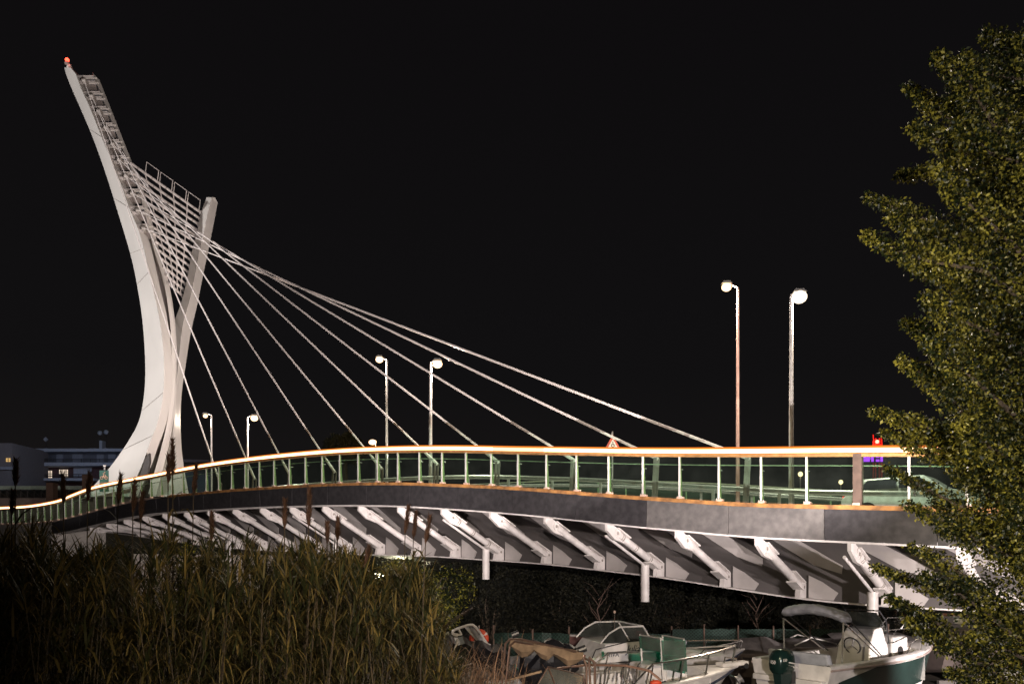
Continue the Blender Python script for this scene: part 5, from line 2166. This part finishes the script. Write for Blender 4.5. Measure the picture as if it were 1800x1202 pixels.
# ---- covered boat with arch and lifebuoy, far left
bA = thing('covered_boat', 'small boat under black cover with a white rail hoop', 'boat', G(815, 17.5, 0), R(12), GRP)
hA = Hull(3.2, 1.5, .9, .35, .15)
hA.build(bA, mat('dark_hull', (0.10, 0.10, 0.11), .4), td=.5)
cradle(bA, 3.2, 1.5)
mb = MB()
rows = []
for i in range(15):
    u = i / 14
    px = 788 + 100 * u
    h_ = 1116 + 22 * u + 3 * math.sin(u * 20)
    c = P(px, h_, 17.3)
    zt = c.z
    rows.append([Vector((c.x - .1, 16.7, 1.15)), Vector((c.x, 16.95, zt - .12)), Vector((c.x, 17.35, zt)), Vector((c.x, 17.8, zt - .15)), Vector((c.x, 18.1, 1.2))])
mb.loft(rows, BLKB)
mb.build('black_cover', bA, True)
mb = MB()
Y = 16.6
mb.tube([P(788, 1117, Y), P(779, 1113, Y), P(780, 1108, Y), P(792, 1104, Y + .2), P(815, 1098.5, Y + .5), P(826, 1098, Y + .6), P(834, 1103, Y + .7), P(845, 1116, Y + .8), P(858, 1134, Y + .9)], .03, GEL, 8)
mb.tube([P(780, 1113, Y), P(792, 1115, Y), P(795, 1114, Y), P(792, 1106, Y + .1)], .025, GEL, 8)
mb.tube([P(822, 1100, Y + 1.1), P(832, 1112, Y + 1.1), P(850, 1130, Y + 1.1), P(862, 1135, Y + .9)], .04, GEL, 8)
mb.tube([P(789, 1122, Y), P(781, 1145, Y)], .02, GALV, 6)
mb.build('rail_hoop', bA, True, smooth=True)
mb = MB()
mb.prism([P(823, 1100, Y + .9), P(832, 1103, Y + .8), P(856, 1132, Y + .9), P(842, 1126, Y + 1.0)], (0, .03, 0), mat('pale_tarp', (0.45, 0.45, 0.47), .7, bump=.4))
mb.build('tarp_flap', bA, True)
lb = thing('lifebuoy', 'orange lifebuoy hung behind the white hoop of the small covered boat', 'lifebuoy', P(842, 1122, 17.9))
mb = MB()
mb.torus((0, 0, 0), .17, .055, ORNG, Matrix.Rotation(R(78), 3, 'X') @ Matrix.Rotation(R(12), 3, 'Y'), 24, 10)
ring = mb.build('ring', lb, smooth=True)
mb = MB()
for k in range(4):
    a = k * math.pi / 2 + .6
    c = Matrix.Rotation(R(78), 3, 'X') @ Matrix.Rotation(R(12), 3, 'Y') @ Vector((math.cos(a) * .17, math.sin(a) * .17, 0))
    mb.ball(tuple(c), .062, GEL, 8)
mb.tube([(0, 0.0, .17), (0, .02, .30)], .008, GEL, 5)
mb.build('band', ring)

# ---- covered boats in the second row
def covered(px, Y, L, B, top, rz, label, m, screen=False):
    t = thing('covered_boat', label, 'boat', G(px, Y, 0), R(rz), GRP)
    H = 1.0
    h = Hull(L, B, H * .8, .35, .1)
    h.build(t, mat('brown_grey_hull', (0.16, 0.13, 0.12), .5))
    cradle(t, L, B)
    zt = EYE + (HZ - top) * Y / F
    mb = MB()
    rows = []
    rn = random.Random(int(px))
    for i in range(21):
        u = i / 20
        x = L * (.02 + .95 * u)
        hbm = h.hb(.02 + .95 * u) + .04
        ridge = zt - (zt - h.zs(u) - .06) * (abs(u - .35) / .65) ** 1.6
        row = []
        for j in range(9):
            v = -1 + j / 4
            z = h.zs(u) - .10 + (ridge - h.zs(u) + .10) * (1 - abs(v) ** 1.4)
            row.append(Vector((x, v * hbm, z + .025 * math.sin(x * 9 + v * 4))))
        rows.append(row)
    mb.loft(rows, m, closed=False)
    mb.build('cover', t, smooth=True)
    if screen:
        mb = MB()
        for y in (-B * .30, B * .30):
            mb.tube([(L * .02, y, zt - .25), (L * .30, y, zt + .02), (L * .62, y, h.zs(.6) + .05)], .02, GEL, 6)
        mb.build('cover_frame', t)
    return t


covered(1288, 20.5, 1.7, 1.3, 1118, 4, 'boat under a pale grey tarpaulin on a tube frame, behind the bow rail', DKC, False)
covered(1374, 22.0, 2.2, 1.4, 1119, 6, 'boat under a brown and dark cover, behind the grey bimini poles', DKC, True)
covered(1450, 22.3, 3.2, 1.6, 1106, 10, 'boat under a dull grey cover, between the bimini and the drain pipe', DKC)
covered(1628, 22.5, 5.0, 2.0, 1112, 4, 'long boat with a dark cover at the back, behind the tree leaves', DKC)

# ---- boats on the right behind the leaves
bI = thing('white_cruiser', 'white boat behind the tree leaves with a tall chrome arch', 'boat', (8.15, 13.6, 0), R(-42), GRP)
hI = Hull(5.2, 2.1, 1.15, .40, .12, .94)
hI.build(bI, GEL, HULLD, td=.45)
hI.rub(bI, mat('brown_line', (.2, .12, .09), .5), .022, .2)
cradle(bI, 5.2, 2.0)
bow_rail(bI, hI, .5, .97, .42, .016, CHROME, 4, mid=True)
mb = MB()
mb.loft([[Vector(p) for p in ((1.9, -.7, 1.55), (1.9, .7, 1.55), (2.1, .6, 2.1), (2.1, -.6, 2.1))], [Vector(p) for p in ((3.0, -.6, 1.6), (3.0, .6, 1.6), (2.8, .5, 2.05), (2.8, -.5, 2.05))],
         [Vector(p) for p in ((4.4, -.3, 1.68), (4.4, .3, 1.68), (4.2, .2, 1.74), (4.2, -.2, 1.74))]], GEL)
mb.build('cabin', bI, bevel=.04)
bJ = thing('covered_boat', 'boat under a pale draped sheet right beside the chrome arch', 'boat', (7.1, 12.2, 0), R(-38), GRP)
hJ = Hull(4.0, 1.6, .85, .35, .1)
hJ.build(bJ, GEL)
cradle(bJ, 4, 1.6)
mb = MB()
rows = []
for i in range(17):
    u = i / 16
    row = []
    for j in range(9):
        v = -1 + j / 4
        row.append(Vector((4.0 * (.02 + .93 * u), v * (hJ.hb(.02 + .93 * u) + .05), 1.15 + .40 * (1 - abs(v) ** 1.3) * (1 - u ** 2) + .02 * math.sin(u * 30 + v * 6))))
    rows.append(row)
mb.loft(rows, mat('pale_sheet', (0.36, 0.34, 0.35), .8, bump=.4), closed=False)
mb.build('sheet_cover', bJ, smooth=True)
mb = MB()
Y = 14.6
for o in (0, 6):
    mb.tube([P(1677 + o, 1176, Y), P(1677 + o, 1101 + o * .3, Y), P(1681 + o, 1096 + o * .2, Y), P(1700, 1094 + o * .3, Y + .2), P(1800, 1104 + o * .3, Y + .9), P(1815, 1120, Y + 1.0), P(1816, 1180, Y + 1.0)], .03, CHROME, 8)
mb.build('radar_arch', bI, False)
o_ = bI.children[-1]
M_ = Matrix.Rotation(-bI.rotation_euler.z, 3, 'Z')
for v in o_.data.vertices:
    v.co = M_ @ (v.co - bI.location)
mb = MB()
for v_ in ((0, 0, 0),):
    mb.ball((0, 0, 0), .12, GEL, 12, (1.3, 1, .5))
rd = mb.build('radar_dome', bI, smooth=True)
rd.location = M_ @ (P(1692, 1092, 14.8) - bI.location)
t = thing('life_jacket', 'red life jacket hanging at the right edge behind leaves', 'life jacket', P(1797, 1140, 12.3))
mb = MB()
mb.loft([[Vector((x, y, z)) for x, y in ((-.16, -.05), (.16, -.05), (.16, .05), (-.16, .05))] for z in (-.25, 0)] + [[Vector((x, y, .22)) for x, y in ((-.12, -.05), (.12, -.05), (.12, .04), (-.12, .04))]], mat('red_cloth', (.55, .05, .03), .8, bump=.4))
mb.build('vest', t, bevel=.03)
mb = MB()
mb.tube([(0, 0, .2), (0, .1, .5)], .01, BLACKM, 5)
mb.build('strap', t)

# ================================================================== green mesh fence behind the boats
MESHM = bpy.data.materials.new('green_net')
MESHM.use_nodes = True
nt = MESHM.node_tree
pb = nt.nodes['Principled BSDF']
pb.inputs['Base Color'].default_value = (0.035, 0.115, 0.085, 1)
pb.inputs['Roughness'].default_value = .7
tc = nt.nodes.new('ShaderNodeTexCoord')
acc = None
for rot in (45, -45):
    mp = nt.nodes.new('ShaderNodeMapping')
    mp.inputs['Rotation'].default_value = (0, R(rot), 0)
    wv = nt.nodes.new('ShaderNodeTexWave')
    wv.inputs['Scale'].default_value = 4.2
    wv.bands_direction = 'X'
    nt.links.new(tc.outputs['Object'], mp.inputs[0])
    nt.links.new(mp.outputs[0], wv.inputs['Vector'])
    g_ = nt.nodes.new('ShaderNodeMath')
    g_.operation = 'GREATER_THAN'
    g_.inputs[1].default_value = .90
    nt.links.new(wv.outputs['Fac'], g_.inputs[0])
    if acc is None:
        acc = g_
    else:
        mxn = nt.nodes.new('ShaderNodeMath')
        mxn.operation = 'MAXIMUM'
        nt.links.new(acc.outputs[0], mxn.inputs[0])
        nt.links.new(g_.outputs[0], mxn.inputs[1])
        acc = mxn
mc = nt.nodes.new('ShaderNodeMix')
mc.data_type = 'RGBA'
mc.inputs['A'].default_value = (0.008, 0.022, 0.017, 1)
mc.inputs['B'].default_value = (0.035, 0.075, 0.06, 1)
nt.links.new(acc.outputs[0], mc.inputs['Factor'])
nt.links.new(mc.outputs['Result'], pb.inputs['Base Color'])


def fence(px0, px1, Y0, Y1, top, label, n, crumple=0.0, name='mesh_fence'):
    a = G(px0, Y0, 0)
    b = G(px1, Y1, 0)
    t = thing(name, label, 'fence', a, 0, 'green mesh fences behind the boats')
    rn = random.Random(int(px0))
    mb = MB()
    rows = []
    for i in range(n * 4 + 1):
        u = i / (n * 4)
        p = a.lerp(b, u)
        z = EYE + (HZ - top) * p.y / F
        row = []
        for j in range(6):
            q = j / 5
            row.append(Vector((p.x, p.y + (rn.uniform(-crumple, crumple) if crumple else .02 * math.sin(i * 1.3 + j)), z * q + (rn.uniform(-.04, .0) if j == 5 else 0))))
        rows.append(row)
    mb.loft(rows, MESHM, closed=False)
    mb.build('net', t, True)
    for i in range(n + 1):
        p = a.lerp(b, i / n)
        z = EYE + (HZ - top) * p.y / F
        mb = MB()
        mb.tube([Vector((p.x, p.y - .05, 0)), Vector((p.x, p.y - .05, z + rn.uniform(.08, .2)))], .028, mat('fence_post_brown', (.14, .09, .07), .8), 6)
        mb.build('post', t, True)


fence(1180, 1560, 26.5, 23.5, 1104, 'long dark green mesh fence with brown posts behind the boats', 6)
fence(868, 1000, 21, 22.5, 1111, 'crumpled lighter green mesh fence behind the rolled canopy', 2, .22)
fence(1000, 1180, 26, 26.5, 1112, 'short dim green mesh fence left of the cabin cruiser windscreen', 2)
# wooden plank wall pieces behind
mb = MB()
hbox(mb, 1000, 1068, 1118, 1150, 24.2, .12, mat('dark_brown_planks', (0.10, 0.04, 0.035), .8, bump=.4))
hbox(mb, 998, 1070, 1115, 1118, 24.1, .3, SEAM)
hbox(mb, 1005, 1064, 1150, 1187, 24.22, .1, mat('dark_brown_planks', (0.10, 0.04, 0.035), .8))
tag(mb.build('plank_wall'), 'dark brown plank wall behind the stern of the cabin cruiser', 'wall')
# orange buoy bundle at the front
t = thing('fender', 'orange fender lying on the bow deck at the bottom edge', 'fender', P(1153, 1199, 12.2))
mb = MB()
mb.ball((0, 0, 0), .055, ORNG, 12, (1.7, 1, .8))
mb.tube([(.08, 0, 0), (.15, 0, .02)], .012, BLACKM, 6)
mb.build('body', t, smooth=True)
# bow winch post
t = thing('winch_post', 'trailer winch post with a round pulley before the bow', 'winch', G(1297, 15.0, 0))
mb = MB()
zc = P(0, 1192, 15).z
mb.tube([(0, 0, 0), (0, 0, zc)], .035, GALV, 8)
mb.tube([(0, 0, zc), (-.25, .1, zc + .12)], .018, TEALP, 6)
mb.build('post', t)
mb = MB()
mb.lathe([(.03, -.05), (.10, -.05), (.06, 0), (.10, .05), (.03, .05)], GALV, (0, -.08, zc), 16, Matrix.Rotation(R(60), 3, 'Y'))
mb.build('pulley', t)

# ================================================================== small gear round the boats
rn = random.Random(33)
for pts, m, lab in (([(905, 1168, 12.5), (930, 1185, 12.2), (955, 1196, 12.0)], mat('green_rope', (.03, .14, .10), .7), 'green rope hanging before the black plastic bags'),):
    t = thing('mooring_rope', lab, 'rope', P(*pts[0]))
    mb = MB()
    q = [P(*p) for p in pts]
    dense = []
    for i in range(len(q) - 1):
        for k in range(6):
            u = k / 6
            c = q[i].lerp(q[i + 1], u)
            dense.append(c - Vector((0, 0, .06 * math.sin(math.pi * u))))
    dense.append(q[-1])
    mb.tube(dense, .012, m, 6)
    mb.build('rope', t, True, smooth=True)
